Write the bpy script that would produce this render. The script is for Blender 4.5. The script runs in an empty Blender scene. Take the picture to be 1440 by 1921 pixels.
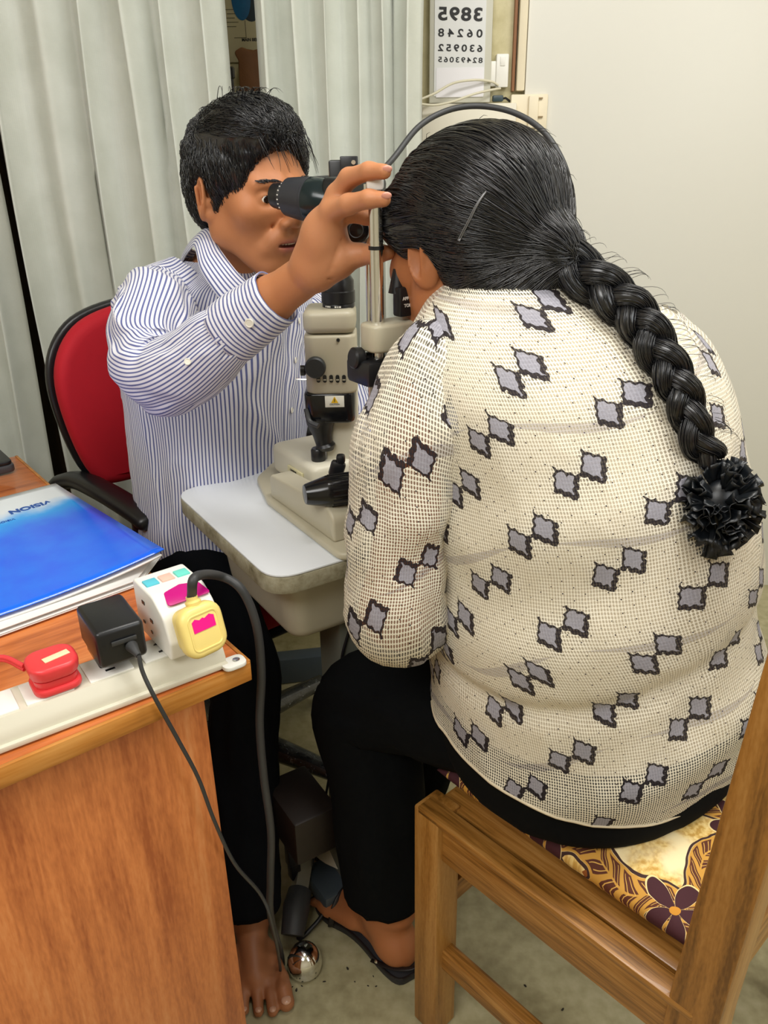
import bpy, bmesh, math, random
import numpy as np
from mathutils import Vector, Matrix

random.seed(7)
RNG = np.random.default_rng(11)
scn = bpy.context.scene
COL = scn.collection

# ------------------------------------------------------------------ camera
CAM_H, PITCH, FPX = 1.27, math.radians(24.0), 1500.0
cam_pos = Vector((0, 0, CAM_H))
fwd = Vector((0, math.cos(PITCH), -math.sin(PITCH)))
r0 = Vector((1, 0, 0)); u0 = r0.cross(fwd)
RS = .0168; RC = math.sqrt(1 - RS * RS)
cr = r0 * RC - u0 * RS
cu = u0 * RC + r0 * RS
cd = bpy.data.cameras.new('camera'); cam = bpy.data.objects.new('camera', cd); COL.objects.link(cam)
cd.sensor_fit = 'HORIZONTAL'; cd.sensor_width = 36; cd.lens = 36 * FPX / 1440
cd.clip_start = .02; cd.clip_end = 60
m3 = Matrix((cr, cu, -fwd)).transposed()
cam.matrix_world = Matrix.Translation(cam_pos) @ m3.to_4x4()
scn.camera = cam

# ------------------------------------------------------------------ light and exposure
scn.view_settings.view_transform = 'Standard'
scn.view_settings.look = 'None'
scn.view_settings.exposure = 0.50
scn.view_settings.gamma = 1.0
world = bpy.data.worlds.new('world'); scn.world = world; world.use_nodes = True
world.node_tree.nodes['Background'].inputs[0].default_value = (.80, .88, 1, 1)
world.node_tree.nodes['Background'].inputs[1].default_value = .25


def area(name, loc, target, sx, sy, power, color):
    l = bpy.data.lights.new(name, 'AREA'); l.shape = 'RECTANGLE'; l.size = sx; l.size_y = sy
    l.energy = power; l.color = color
    o = bpy.data.objects.new(name, l); COL.objects.link(o)
    o.location = loc
    o.rotation_euler = (Vector(target) - Vector(loc)).to_track_quat('-Z', 'Y').to_euler()
    return o


area('ceiling_tube_light', (.55, .75, 2.55), (.5, .95, 0), 1.3, .35, 19, (1, .98, .94))
area('fill_light', (-.75, -.6, 2.5), (-.1, 1.3, .8), 1.4, .8, 24, (1, .99, .97))  # fill area light added behind the camera
area('side_light', (1.35, -.2, 1.9), (.2, 1.2, .9), .9, 1.1, 9, (.93, .97, 1))  # cool area light high on the right


# ------------------------------------------------------------------ pixel helpers (1440 x 1921 frame)
def ray(px, py):
    return fwd * FPX + cr * (px - 720) - cu * (py - 960.5)


def PY(px, py, Y):
    d = ray(px, py); return cam_pos + d * (Y / d.y)


def PZ(px, py, Z):
    d = ray(px, py); return cam_pos + d * ((Z - CAM_H) / d.z)


# ------------------------------------------------------------------ shader math
class E:
    def __init__(s, nt, k): s.nt = nt; s.k = k
    def _m(s, op, *a, clamp=False):
        n = s.nt.nodes.new('ShaderNodeMath'); n.operation = op; n.use_clamp = clamp
        for i, x in enumerate((s,) + a):
            if isinstance(x, E): s.nt.links.new(x.k, n.inputs[i])
            else: n.inputs[i].default_value = x
        return E(s.nt, n.outputs[0])
    def __add__(s, o): return s._m('ADD', o)
    __radd__ = __add__
    def __sub__(s, o): return s._m('SUBTRACT', o)
    def __rsub__(s, o): return (s * -1) + o
    def __mul__(s, o): return s._m('MULTIPLY', o)
    __rmul__ = __mul__
    def __truediv__(s, o): return s._m('DIVIDE', o)
    def floor(s): return s._m('FLOOR')
    def fract(s): return s._m('FRACT')
    def abs(s): return s._m('ABSOLUTE')
    def sin(s): return s._m('SINE')
    def cos(s): return s._m('COSINE')
    def sqrt(s): return s._m('SQRT')
    def atan2(s, o): return s._m('ARCTAN2', o)
    def min(s, o): return s._m('MINIMUM', o)
    def max(s, o): return s._m('MAXIMUM', o)
    def lt(s, o): return s._m('LESS_THAN', o)
    def gt(s, o): return s._m('GREATER_THAN', o)
    def mod(s, o): return s._m('FLOORED_MODULO', o)
    def step(s, a, b):            # 0 below a, 1 above b
        n = s.nt.nodes.new('ShaderNodeMapRange'); n.interpolation_type = 'SMOOTHSTEP'
        s.nt.links.new(s.k, n.inputs[0]); n.inputs[1].default_value = a; n.inputs[2].default_value = b
        return E(s.nt, n.outputs[0])


class Mat:
    def __init__(s, name, color=(.5, .5, .5), rough=.5, metal=0., spec=.5):
        s.m = bpy.data.materials.new(name); s.m.use_nodes = True; s.nt = s.m.node_tree
        s.b = s.nt.nodes['Principled BSDF']
        s.b.inputs['Base Color'].default_value = (*color, 1)
        s.b.inputs['Roughness'].default_value = rough
        s.b.inputs['Metallic'].default_value = metal
        s.b.inputs['Specular IOR Level'].default_value = spec
        s.colsock = None; s.color = color
    def coord(s, kind='Object'):
        n = s.nt.nodes.new('ShaderNodeTexCoord'); return n.outputs[kind]
    def xyz(s, kind='UV'):
        n = s.nt.nodes.new('ShaderNodeSeparateXYZ'); s.nt.links.new(s.coord(kind), n.inputs[0])
        return [E(s.nt, n.outputs[i]) for i in range(3)]
    def noise(s, scale, kind='Object', stretch=(1, 1, 1), detail=4, dist=0., rough=.5):
        mp = s.nt.nodes.new('ShaderNodeMapping'); mp.inputs['Scale'].default_value = stretch
        s.nt.links.new(s.coord(kind), mp.inputs[0])
        n = s.nt.nodes.new('ShaderNodeTexNoise'); n.inputs['Scale'].default_value = scale
        n.inputs['Detail'].default_value = detail; n.inputs['Distortion'].default_value = dist
        n.inputs['Roughness'].default_value = rough
        s.nt.links.new(mp.outputs[0], n.inputs[0]); return E(s.nt, n.outputs[0])
    def mix(s, f, a, b):
        n = s.nt.nodes.new('ShaderNodeMix'); n.data_type = 'RGBA'
        for x, i in ((f, 0), (a, 6), (b, 7)):
            if isinstance(x, E): s.nt.links.new(x.k, n.inputs[i])
            elif isinstance(x, bpy.types.NodeSocket): s.nt.links.new(x, n.inputs[i])
            elif i == 0: n.inputs[i].default_value = x
            else: n.inputs[i].default_value = (*x, 1)
        return n.outputs[2]
    def ramp(s, f, stops):
        n = s.nt.nodes.new('ShaderNodeValToRGB'); s.nt.links.new(f.k, n.inputs[0])
        el = n.color_ramp.elements
        while len(el) < len(stops): el.new(.5)
        for e, (p, c) in zip(el, stops): e.position = p; e.color = (*c, 1)
        return n.outputs[0]
    def setcol(s, sock): s.nt.links.new(sock, s.b.inputs['Base Color']); return s
    def setrough(s, e): s.nt.links.new(e.k, s.b.inputs['Roughness']); return s
    def bump(s, e, strength=.3, dist=.002):
        n = s.nt.nodes.new('ShaderNodeBump'); n.inputs['Strength'].default_value = strength
        n.inputs['Distance'].default_value = dist
        s.nt.links.new(e.k, n.inputs['Height']); s.nt.links.new(n.outputs[0], s.b.inputs['Normal']); return s


def srgb(r, g, b):
    f = lambda c: (c / 255 / 12.92) if c <= 10 else ((c / 255 + .055) / 1.055) ** 2.4
    return (f(r), f(g), f(b))


def plain(name, rgb, rough=.5, metal=0., var=.12, scale=25, bump=.05, spec=.5):
    """one colour with a little procedural mottling"""
    m = Mat(name, rgb, rough, metal, spec)
    n = m.noise(scale)
    m.setcol(m.mix(n, tuple(c * (1 - var) for c in rgb), tuple(min(1, c * (1 + var)) for c in rgb)))
    if bump: m.bump(m.noise(scale * 12), bump, .001)
    return m.m


def wood(name, c1, c2, c3, axis=2, scale=1., rough=.35, coat=.2, fine=1.):
    m = Mat(name, c2, rough)
    st = [1.0, 1.0, 1.0]; st[axis] = .045
    a = m.noise(28 * scale, stretch=st, detail=6, dist=.6)
    st2 = [1.0, 1.0, 1.0]; st2[axis] = .07
    b = m.noise(160 * scale * fine, stretch=st2, detail=3, dist=.3)
    st3 = [1.0, 1.0, 1.0]; st3[axis] = .22
    c = m.noise(330 * scale * fine, stretch=st3, detail=2)
    v = a * .62 + b * .26 + c * .18
    m.setcol(m.ramp(v, [(.36, c1), (.52, c2), (.70, c3)]))
    m.bump(b, .12, .001)
    m.b.inputs['Coat Weight'].default_value = coat; m.b.inputs['Coat Roughness'].default_value = .25
    return m.m


# ------------------------------------------------------------------ mesh helpers
def fix_normals(bm): bmesh.ops.recalc_face_normals(bm, faces=bm.faces)


class MB:
    def __init__(s): s.v = []; s.f = []; s.uv = []; s.has_uv = False
    def add(s, v, f, M=None, uv=None):
        o = len(s.v)
        if M is not None: v = [M @ Vector(p) for p in v]
        s.v += [Vector(p) for p in v]
        s.f += [tuple(i + o for i in q) for q in f]
        if uv is not None: s.uv += list(uv); s.has_uv = True
        else: s.uv += [(0, 0)] * len(v)
        return s
    def bm_add(s, bm, M=None):
        bm.verts.index_update()
        return s.add([v.co.copy() for v in bm.verts], [[v.index for v in f.verts] for f in bm.faces], M)
    def box(s, c, size, M=None, bev=0., seg=2):
        bm = bmesh.new(); bmesh.ops.create_cube(bm, size=1)
        for v in bm.verts: v.co = Vector((v.co.x * size[0] + c[0], v.co.y * size[1] + c[1], v.co.z * size[2] + c[2]))
        if bev: bmesh.ops.bevel(bm, geom=list(bm.edges), offset=bev, segments=seg, profile=.5, affect='EDGES')
        s.bm_add(bm, M); bm.free(); return s
    def prism(s, pts, z0, z1, M=None, bev=0., seg=2, taper=1., tc=(0, 0)):
        bm = bmesh.new()
        lo = [bm.verts.new(((p[0] - tc[0]) * taper + tc[0], (p[1] - tc[1]) * taper + tc[1], z0)) for p in pts]
        hi = [bm.verts.new((p[0], p[1], z1)) for p in pts]
        n = len(pts); fl = bm.faces.new(lo[::-1]); fh = bm.faces.new(hi)
        for i in range(n): bm.faces.new((lo[i], lo[(i + 1) % n], hi[(i + 1) % n], hi[i]))
        fix_normals(bm)
        if bev:
            es = [e for e in bm.edges if fl in e.link_faces or fh in e.link_faces]
            bmesh.ops.bevel(bm, geom=es, offset=bev, segments=seg, profile=.5, affect='EDGES')
        s.bm_add(bm, M); bm.free(); return s
    def tube(s, pts, r, seg=10, caps=True, M=None, flat=1.):
        pts = [Vector(p) for p in pts]; n = len(pts)
        rr = r if isinstance(r, (list, tuple)) else [r] * n
        t = [(pts[min(i + 1, n - 1)] - pts[max(i - 1, 0)]).normalized() for i in range(n)]
        a = Vector((0, 0, 1)) if abs(t[0].z) < .9 else Vector((1, 0, 0))
        nx = t[0].cross(a).normalized(); V = []; Fc = []
        for i in range(n):
            nx = (nx - t[i] * nx.dot(t[i])).normalized(); ny = t[i].cross(nx)
            for k in range(seg):
                an = 2 * math.pi * k / seg
                V.append(pts[i] + (nx * math.cos(an) + ny * math.sin(an) * flat) * rr[i])
        for i in range(n - 1):
            for k in range(seg):
                a0 = i * seg + k; a1 = i * seg + (k + 1) % seg
                Fc.append((a0, a1, a1 + seg, a0 + seg))
        if caps: Fc.append(tuple(range(seg))[::-1]); Fc.append(tuple((n - 1) * seg + k for k in range(seg)))
        return s.add(V, Fc, M)
    def lathe(s, prof, seg=32, M=None):
        V = []; Fc = []; n = len(prof)
        for (r, z) in prof:
            for k in range(seg):
                an = 2 * math.pi * k / seg; V.append((r * math.cos(an), r * math.sin(an), z))
        for i in range(n - 1):
            for k in range(seg):
                a0 = i * seg + k; a1 = i * seg + (k + 1) % seg
                Fc.append((a0, a1, a1 + seg, a0 + seg))
        Fc.append(tuple(range(seg))[::-1]); Fc.append(tuple((n - 1) * seg + k for k in range(seg)))
        return s.add(V, Fc, M)
    def grid(s, fn, nu, nv, closed=False):
        """fn(i/nu, j/nv) -> (point, uv)"""
        V = []; U = []; Fc = []; cu_ = nu if closed else nu + 1
        for j in range(nv + 1):
            for i in range(nu + 1):
                p, uv = fn(i / nu, j / nv); V.append(p); U.append(uv)
        for j in range(nv):
            for i in range(nu):
                a = j * (nu + 1) + i; Fc.append((a, a + 1, a + nu + 2, a + nu + 1))
        return s.add(V, Fc, None, U)
    def build(s, name, mat, parent=None, sharp=35, solid=0., subsurf=0, weld=False, **tags):
        return mesh_obj(name, s.v, s.f, mat, parent, s.uv if s.has_uv else None, sharp, solid, subsurf, weld, **tags)


def parent_origin(p):
    o = Vector((0, 0, 0))
    while p is not None: o += Vector(p.location); p = p.parent
    return o


def mesh_obj(name, V, Fc, mat, parent=None, uv=None, sharp=35, solid=0., subsurf=0, weld=False, recalc=True, **tags):
    off = parent_origin(parent)
    me = bpy.data.meshes.new(name)
    me.from_pydata([tuple(Vector(p) - off) for p in V], [], [tuple(q) for q in Fc])
    if uv is not None:
        ul = me.uv_layers.new(name='UVMap')
        li = np.zeros(len(me.loops), dtype=np.int32); me.loops.foreach_get('vertex_index', li)
        ul.data.foreach_set('uv', np.array(uv, dtype=np.float32)[li].ravel())
    bm = bmesh.new(); bm.from_mesh(me)
    if weld: bmesh.ops.remove_doubles(bm, verts=bm.verts, dist=1e-5)
    if recalc: fix_normals(bm)
    lim = math.radians(sharp)
    for e in bm.edges:
        e.smooth = not (len(e.link_faces) == 2 and e.calc_face_angle(0) > lim)
    for fc in bm.faces: fc.smooth = True
    bm.to_mesh(me); bm.free()
    o = bpy.data.objects.new(name, me); COL.objects.link(o)
    me.materials.append(mat)
    if parent is not None: o.parent = parent
    if solid:
        md = o.modifiers.new('solid', 'SOLIDIFY'); md.thickness = solid; md.offset = 0
    if subsurf:
        md = o.modifiers.new('sub', 'SUBSURF'); md.levels = md.render_levels = subsurf
    tag(o, **tags)
    return o


def tag(o, label=None, category=None, group=None, kind=None):
    if label: o['label'] = label
    if category: o['category'] = category
    if group: o['group'] = group
    if kind: o['kind'] = kind
    return o


def thing(name, label, category, loc=(0, 0, 0), group=None):
    o = bpy.data.objects.new(name, None); COL.objects.link(o); o.location = loc
    o.empty_display_size = .05
    return tag(o, label, category, group)


def frame(o, x, z=None, y=None):
    """matrix with x axis and approximate z (or y) axis at o"""
    x = Vector(x).normalized()
    if z is not None:
        z = Vector(z); y_ = z.cross(x).normalized(); z_ = x.cross(y_)
    else:
        y = Vector(y); z_ = x.cross(y).normalized(); y_ = z_.cross(x)
    return Matrix.Translation(Vector(o)) @ Matrix((x, y_, z_)).transposed().to_4x4()


def zframe(o, z, x=(1, 0, 0)):
    z = Vector(z).normalized(); x = Vector(x); x = (x - z * x.dot(z))
    if x.length < 1e-4: x = Vector((0, 1, 0)); x = x - z * x.dot(z)
    x.normalize()
    return Matrix.Translation(Vector(o)) @ Matrix((x, z.cross(x), z)).transposed().to_4x4()


def catmull(P, n):
    P = [Vector(p) for p in P]; Q = [P[0] * 2 - P[1]] + P + [P[-1] * 2 - P[-2]]; out = []
    for i in range(1, len(Q) - 2):
        for k in range(n):
            t = k / n; a, b, c, d = Q[i - 1], Q[i], Q[i + 1], Q[i + 2]
            out.append(.5 * ((2 * b) + (c - a) * t + (2 * a - 5 * b + 4 * c - d) * t * t + (3 * b - a - 3 * c + d) * t ** 3))
    out.append(P[-1]); return out


def rrect(w, h, r, n=5, cx=0, cy=0):
    pts = []
    for (sx, sy, a0) in ((1, 1, 0), (-1, 1, 90), (-1, -1, 180), (1, -1, 270)):
        for k in range(n + 1):
            a = math.radians(a0 + 90 * k / n)
            pts.append((cx + sx * (w / 2 - r) + r * math.cos(a), cy + sy * (h / 2 - r) + r * math.sin(a)))
    return pts


def round_poly(pts, rad, n=5):
    """round the corners of a polygon; rad is one radius or one per corner"""
    out = []; N = len(pts)
    for i in range(N):
        r = rad[i] if isinstance(rad, (list, tuple)) else rad
        a, b, c = Vector(pts[i - 1]), Vector(pts[i]), Vector(pts[(i + 1) % N])
        if r <= 0: out.append(tuple(b)); continue
        d1 = (a - b).normalized(); d2 = (c - b).normalized()
        ang = d1.angle(d2); L = min(r / math.tan(ang / 2), (a - b).length * .48, (c - b).length * .48)
        p0 = b + d1 * L; p1 = b + d2 * L
        for k in range(n + 1):
            t = k / n; out.append(tuple(p0 * (1 - t) ** 2 + b * 2 * t * (1 - t) + p1 * t * t))
    return out


def text_mesh(s, size, mat, parent, M, name='lettering', mirror=False, spacing=1., bold=0., thick=.0003):
    cv = bpy.data.curves.new('t', 'FONT'); cv.body = s; cv.size = size; cv.align_x = 'CENTER'; cv.align_y = 'CENTER'
    cv.space_character = spacing; cv.offset = bold; cv.extrude = thick
    o = bpy.data.objects.new('t', cv); COL.objects.link(o)
    bpy.context.view_layer.update()
    me = bpy.data.meshes.new_from_object(o)
    bpy.data.objects.remove(o)
    if mirror: me.transform(Matrix.Scale(-1, 4, (1, 0, 0)))
    me.transform(M); off = parent_origin(parent)
    me.transform(Matrix.Translation(-off)); me.materials.clear(); me.materials.append(mat); me.name = name
    q = bpy.data.objects.new(name, me); COL.objects.link(q); q.parent = parent
    return q

# ================================================================== materials
M_wall = plain('wall_paint', srgb(226, 221, 205), .55, var=.025, scale=3, bump=.03)
M_panel = plain('panel_paint', srgb(222, 220, 210), .38, var=.02, scale=2, bump=.02)
M_white = plain('white_plastic', srgb(238, 236, 228), .35, var=.02, bump=0)
M_cream = plain('cream_plastic', srgb(214, 209, 190), .4, var=.03, scale=12, bump=.02)
M_lamp_beige = plain('lamp_beige_enamel', srgb(186, 179, 156), .38, var=.04, scale=10, bump=.02)
M_black = plain('black_plastic', srgb(22, 23, 26), .35, var=.15, bump=.02)
M_blackgloss = plain('black_gloss', srgb(14, 15, 18), .18, var=.15, bump=0)
M_rubber = plain('dark_rubber', srgb(52, 53, 54), .5, var=.15, bump=.05)
M_chrome = plain('chrome', (.82, .82, .80), .12, 1., var=.03, bump=0)
M_greymetal = plain('grey_enamel', srgb(108, 110, 98), .45, var=.08, scale=9, bump=.04)
M_ink = plain('black_ink', srgb(30, 30, 32), .6, var=.05, bump=0)
M_bluegrey = plain('blue_grey_metal', srgb(70, 80, 88), .4, var=.1)

# ================================================================== setting
# floor: worn greenish beige cement
m = Mat('cement_floor', (.3, .28, .2), .42)
n1 = m.noise(3.5, detail=6); n2 = m.noise(45, detail=5)
m.setcol(m.ramp(n1 * .55 + n2 * .45, [(.32, srgb(138, 130, 96)), (.5, srgb(168, 160, 124)), (.68, srgb(190, 182, 148))]))
m.bump(n2, .1, .002); M_floor = m.m
MB().box((0, .6, -.02), (4.4, 4.4, .04)).build('floor', M_floor, kind='structure')
MB().box((0, .6, 2.72), (4.4, 4.4, .04)).build('ceiling', M_wall, kind='structure')
MB().box((-2.2, .6, 1.35), (.06, 4.4, 2.7)).build('wall_left', M_wall, kind='structure')
MB().box((2.0, .6, 1.35), (.06, 4.4, 2.7)).build('wall_right', M_wall, kind='structure')
MB().box((0, -1.6, 1.35), (4.4, .06, 2.7)).build('wall_front', M_wall, kind='structure')
YW = 2.25
m = Mat('yellowed_wall', (.5, .5, .4), .6)
n1 = m.noise(9, detail=7, rough=.65)
m.setcol(m.ramp(n1, [(.35, srgb(190, 180, 136)), (.52, srgb(208, 199, 158)), (.66, srgb(222, 212, 176))]))
m.bump(n1, .3, .004); M_yellow = m.m
MB().box((0, YW + .03, 1.35), (4.4, .06, 2.7)).build('wall_back', M_yellow, kind='structure')
# the painted board that covers the right of the back wall, with its edge strip
xs = PY(985, 100, YW).x
mb = MB(); mb.box((xs + .85, YW - .012, 1.35), (1.7, .022, 2.7), bev=.002)
mb.build('wall_panel', M_panel, kind='structure')
M_strip = plain('strip_paint', srgb(236, 224, 196), .45, var=.03)
p = PY(972, 172, YW); q = PY(972, -80, YW)
MB().box((p.x, YW - .016, (p.z + 2.7) / 2), (.020, .03, 2.7 - p.z), bev=.003).build('trim_1', M_strip, kind='structure')
M_redwood = plain('brown_strip', srgb(150, 104, 72), .6, var=.1)
MB().box((p.x - .0165, YW - .010, (p.z + 2.7) / 2), (.007, .018, 2.7 - p.z), bev=.001).build('trim_2', M_redwood, kind='structure')

# floor debris: uncountable crumbs
mb = MB()
for k in range(46):
    if k < 14: c = PZ(*[(590, 1835), (566, 1850), (548, 1852), (556, 1858), (700, 1832), (665, 1842), (690, 1850), (652, 1818), (608, 1842), (885, 1806), (930, 1846), (985, 1850), (950, 1868), (870, 1830)][k], 0)
    else: c = Vector((random.uniform(-.3, .5), random.uniform(.8, 1.9), 0))
    r = random.uniform(.0015, .0035)
    bm = bmesh.new(); bmesh.ops.create_icosphere(bm, subdivisions=1, radius=r)
    for v in bm.verts: v.co *= random.uniform(.6, 1.2)
    mb.bm_add(bm, Matrix.Translation((c.x, c.y, r * .45)) @ Matrix.Rotation(random.uniform(0, 3), 4, 'Z') @ Matrix.Diagonal((1.3, .7, .45, 1))); bm.free()
mb.build('floor_debris', plain('crumbs', srgb(40, 34, 26), .9), label='small dark crumbs scattered on the cement floor', category='debris', kind='stuff')

# ---- curtains
m = Mat('curtain_cloth', srgb(208, 211, 200), .85)
x, y, z = m.xyz('UV')
wv = (x * 2600).sin() * .5 + (y * 2600).sin() * .5
n1 = m.noise(14, detail=5)
m.setcol(m.mix(n1, srgb(184, 188, 176), srgb(210, 213, 204)))
m.bump(wv * .3 + n1, .12, .002)
m.b.inputs['Sheen Weight'].default_value = .2
M_curtain = m.m
YC = 1.87


def curtain(name, xa, xb, folds, label, z0=.13, z1=2.45, seed=0, yoff=0., amp=.036):
    rg = random.Random(seed)
    # fold profile: list of (x fraction, depth)
    cuts = [0]; tot = 0
    for i in range(folds): cuts.append(cuts[-1] + rg.uniform(.7, 1.3))
    cuts = [c / cuts[-1] for c in cuts]
    am = [rg.uniform(.6, 1.15) for _ in range(folds)]; skew = [rg.uniform(-.3, .3) for _ in range(folds)]
    nu, nv = folds * 16, 44
    mb = MB()
    ph = [rg.uniform(0, 6) for _ in range(folds)]
    def fn(s, t):
        for i in range(folds):
            if s <= cuts[i + 1] + 1e-9: break
        f = (s - cuts[i]) / (cuts[i + 1] - cuts[i])
        zz = z0 + (z1 - z0) * t
        w = math.sin(math.pi * f)
        g = f + skew[i] * w * .45
        g = min(1, max(0, g)); d = .55 * (.5 - .5 * math.cos(2 * math.pi * g)) + .45 * math.sin(math.pi * g) ** .9
        d = abs(d) * am[i] * amp * 2
        x_ = xa + (xb - xa) * s + math.sin(2 * math.pi * f) * .012 * am[i]
        x_ += .006 * math.sin(zz * 2.2 + ph[i]) + .004 * math.sin(zz * 5.1 + ph[i] * 2)
        y_ = YC + yoff - d + .006 * math.sin(zz * 3 + ph[i]) * w
        d2 = .004 * math.sin(f * 9 + zz * 3.7 + ph[i])
        return Vector((x_, y_ + d2, zz)), (s * (xb - xa) * 1.6, zz)
    mb.grid(fn, nu, nv)
    o = mb.build(name, M_curtain, None, sharp=180, solid=.002)
    tag(o, label, 'curtain', 'curtains behind the man')
    return o


x_gap = PY(62, 600, YC).x
x1 = PY(425, 100, YC).x; x2 = PY(481, 100, YC).x; x3 = PY(800, 100, YC).x
curtain('curtain', x_gap - .36, x_gap - .016, 5, 'pale grey curtain at the far left, left of the narrow dark gap', seed=3)
curtain('curtain', x_gap + .014, x1, 6, 'wide pale grey curtain behind the red chair back', seed=8, amp=.033)
curtain('curtain', x2, x3, 6, 'pale grey curtain beside the eye chart, behind the microscope', seed=21, amp=.034)

# filler added to darken the left gap and a rod behind the middle gap
M_fillerwood = wood('filler_dark_wood', srgb(30, 22, 14), srgb(52, 38, 24), srgb(76, 58, 38), axis=2)
mb = MB(); mb.box((x_gap - .02, YC + .23, 1.0), (.40, .22, 2.0), bev=.004)
t = thing('gap_filler', 'dark wooden filler added to darken the gap at the far left', 'gap_filler', (x_gap - .02, YC + .23, 0))
mb.build('body', M_fillerwood, t)
mb = MB(); mb.box((x_gap - .115, YC + .108, 1.0), (.18, .02, 1.9), bev=.003); mb.build('door', M_fillerwood, t)
mb = MB(); mb.box((x_gap + .08, YC + .108, 1.0), (.18, .02, 1.9), bev=.003); mb.build('door', M_fillerwood, t)

# poster on the back wall seen through the middle gap
m = Mat('poster_paper', srgb(196, 186, 150), .5)
m.setcol(m.mix(m.noise(6), srgb(188, 178, 142), srgb(206, 198, 164))); M_poster = m.m
YP = YW - .004
A = PY(405, -60, YP); B = PY(560, 115, YP)
t = thing('poster', 'yellowed medical poster with a blue eyeball drawing between the curtains', 'poster', (A.x, YP, B.z))
cx = (A.x + B.x) / 2; cz = (A.z + B.z) / 2
MB().box((cx, YP, cz), (B.x - A.x, .002, A.z - B.z)).build('sheet', M_poster, t)
Mp = frame((0, YP - .0012, 0), (1, 0, 0), y=(0, 0, 1))


def flat_poly(mb, pts, th=.0006, M=None): mb.prism(pts, 0, th, M)


def ell(cx, cz, rx, rz, n=28): return [(cx + rx * math.cos(2 * math.pi * k / n), cz + rz * math.sin(2 * math.pi * k / n)) for k in range(n)]


e = PY(452, 2, YP); k_ = .00115 * 1.3
mb = MB(); flat_poly(mb, ell(e.x + .022, e.z + .005, .030, .048), .0004, Mp); mb.build('iris_drawing', plain('print_navy', srgb(22, 40, 52), .5), t)
mb = MB(); flat_poly(mb, ell(e.x, e.z + .006, .023, .046), .0008, Mp); mb.build('eyeball_drawing', plain('print_blue', srgb(0, 96, 150), .4, var=.3, scale=60), t)
mb = MB(); flat_poly(mb, [(e.x + .033, e.z - .05), (e.x + .055, e.z - .02), (e.x + .055, e.z - .055)], .0006, Mp); mb.build('muscle_drawing', plain('print_red', srgb(170, 90, 80), .5), t)
mb = MB()
for k in range(5):
    zz = PY(430, 18 + k * 8, YP).z
    mb.box((e.x - .028 + (k % 2) * .004, YP - .0013, zz), (.028 - .004 * (k % 3), .0004, .0016))
mb.box((e.x + .006, YP - .0013, e.z - .058), (.0015, .0004, .035)); mb.box((e.x - .008, YP - .0013, e.z - .076), (.03, .0004, .0015))
mb.build('caption_lines', plain('print_grey', srgb(110, 104, 80), .6), t)
q = PY(462, 75, YP)
text_mesh('MAIN BENEFITS', .009, M_ink, t, frame((q.x + .02, YP - .0014, q.z), (1, 0, 0), y=(0, 0, 1)), 'heading', bold=.0003)

# brown object (carved wooden figure / bag) and rod behind the gap
Yb = YW - .055
c = PY(470, 172, Yb)
t = thing('bag', 'brown leather bag hanging behind the gap between the curtains', 'bag', (c.x, Yb, c.z - .2))
M_leather = plain('brown_leather', srgb(128, 84, 48), .6, var=.3, scale=22, bump=.3)
prof = round_poly([(-.030, -.2), (-.022, .045), (-.032, .062), (-.012, .072), (.010, .064), (.04, .07), (.05, -.2)], .01)
mb = MB(); mb.prism([(p_[0], p_[1]) for p_ in prof], 0, .05, frame((c.x + .002, Yb + .02, c.z + .02), (1, 0, 0), y=(0, 0, 1)), bev=.003, seg=3)
mb.build('body', M_leather, t)
mb = MB(); mb.tube([(c.x - .02, Yb, c.z + .08), (c.x - .01, Yb, c.z + .088), (c.x + .02, Yb, c.z + .083), (c.x + .045, Yb, c.z + .09)], .004); mb.build('handle', M_leather, t)
c = PY(435, 128, YC + .12)
t = thing('stand_pole', 'thin black rod with a thicker cap between the curtains', 'pole', (c.x - .004, YC + .12, 0))
mb = MB(); mb.tube([(c.x - .004, YC + .12, 0), (c.x - .004, YC + .12, c.z - .015)], .0055); mb.build('rod', M_black, t)
mb = MB(); mb.lathe([(.004, c.z - .022), (.0095, c.z - .018), (.0095, c.z), (.007, c.z + .003)], 20, Matrix.Translation((c.x - .004, YC + .12, 0))); mb.build('cap', M_black, t)

# ---- eye chart: a light box with mirror-reversed numbers
YE = YW - .03
tl = PY(806, -40, YE); br = PY(919, 192, YE)
t = thing('eye_chart', 'white eye test chart with rows of mirror-reversed black numbers', 'eye chart', (tl.x, YE, br.z))
w_ = br.x - tl.x; cx = (tl.x + br.x) / 2
M_box = plain('chart_box', srgb(205, 203, 188), .5, var=.03)
MB().box((cx, YE + .013, (br.z + tl.z + .2) / 2), (w_, .026, tl.z + .2 - br.z), bev=.003).build('case', M_box, t)
M_sheet = plain('chart_sheet', srgb(226, 227, 226), .35, var=.01, bump=0)
bs = PY(862, 184, YE); sw = .119
s0 = PY(812, 100, YE).x + .003; s1 = PY(906, 100, YE).x + .004
MB().box(((s0 + s1) / 2, YE - .001, (bs.z + tl.z + .2) / 2), (s1 - s0, .002, tl.z + .19 - bs.z)).build('sheet', M_sheet, t)
sv = PY(862, 127, YE)
MB().box(((s0 + s1) / 2 + .002, YE - .0025, (bs.z + sv.z) / 2 + .001), (s1 - s0 - .006, .001, sv.z - bs.z - .002)).build('blank_card', plain('card_white', srgb(240, 238, 242), .3, var=.01), t)
rows = [('3895', 28, 24, 1.15, .0012), ('06248', 63, 15, 1.55, .0005), ('630952', 91, 13, 1.4, .0005), ('82493065', 113, 10, 1.35, .0003)]
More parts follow.
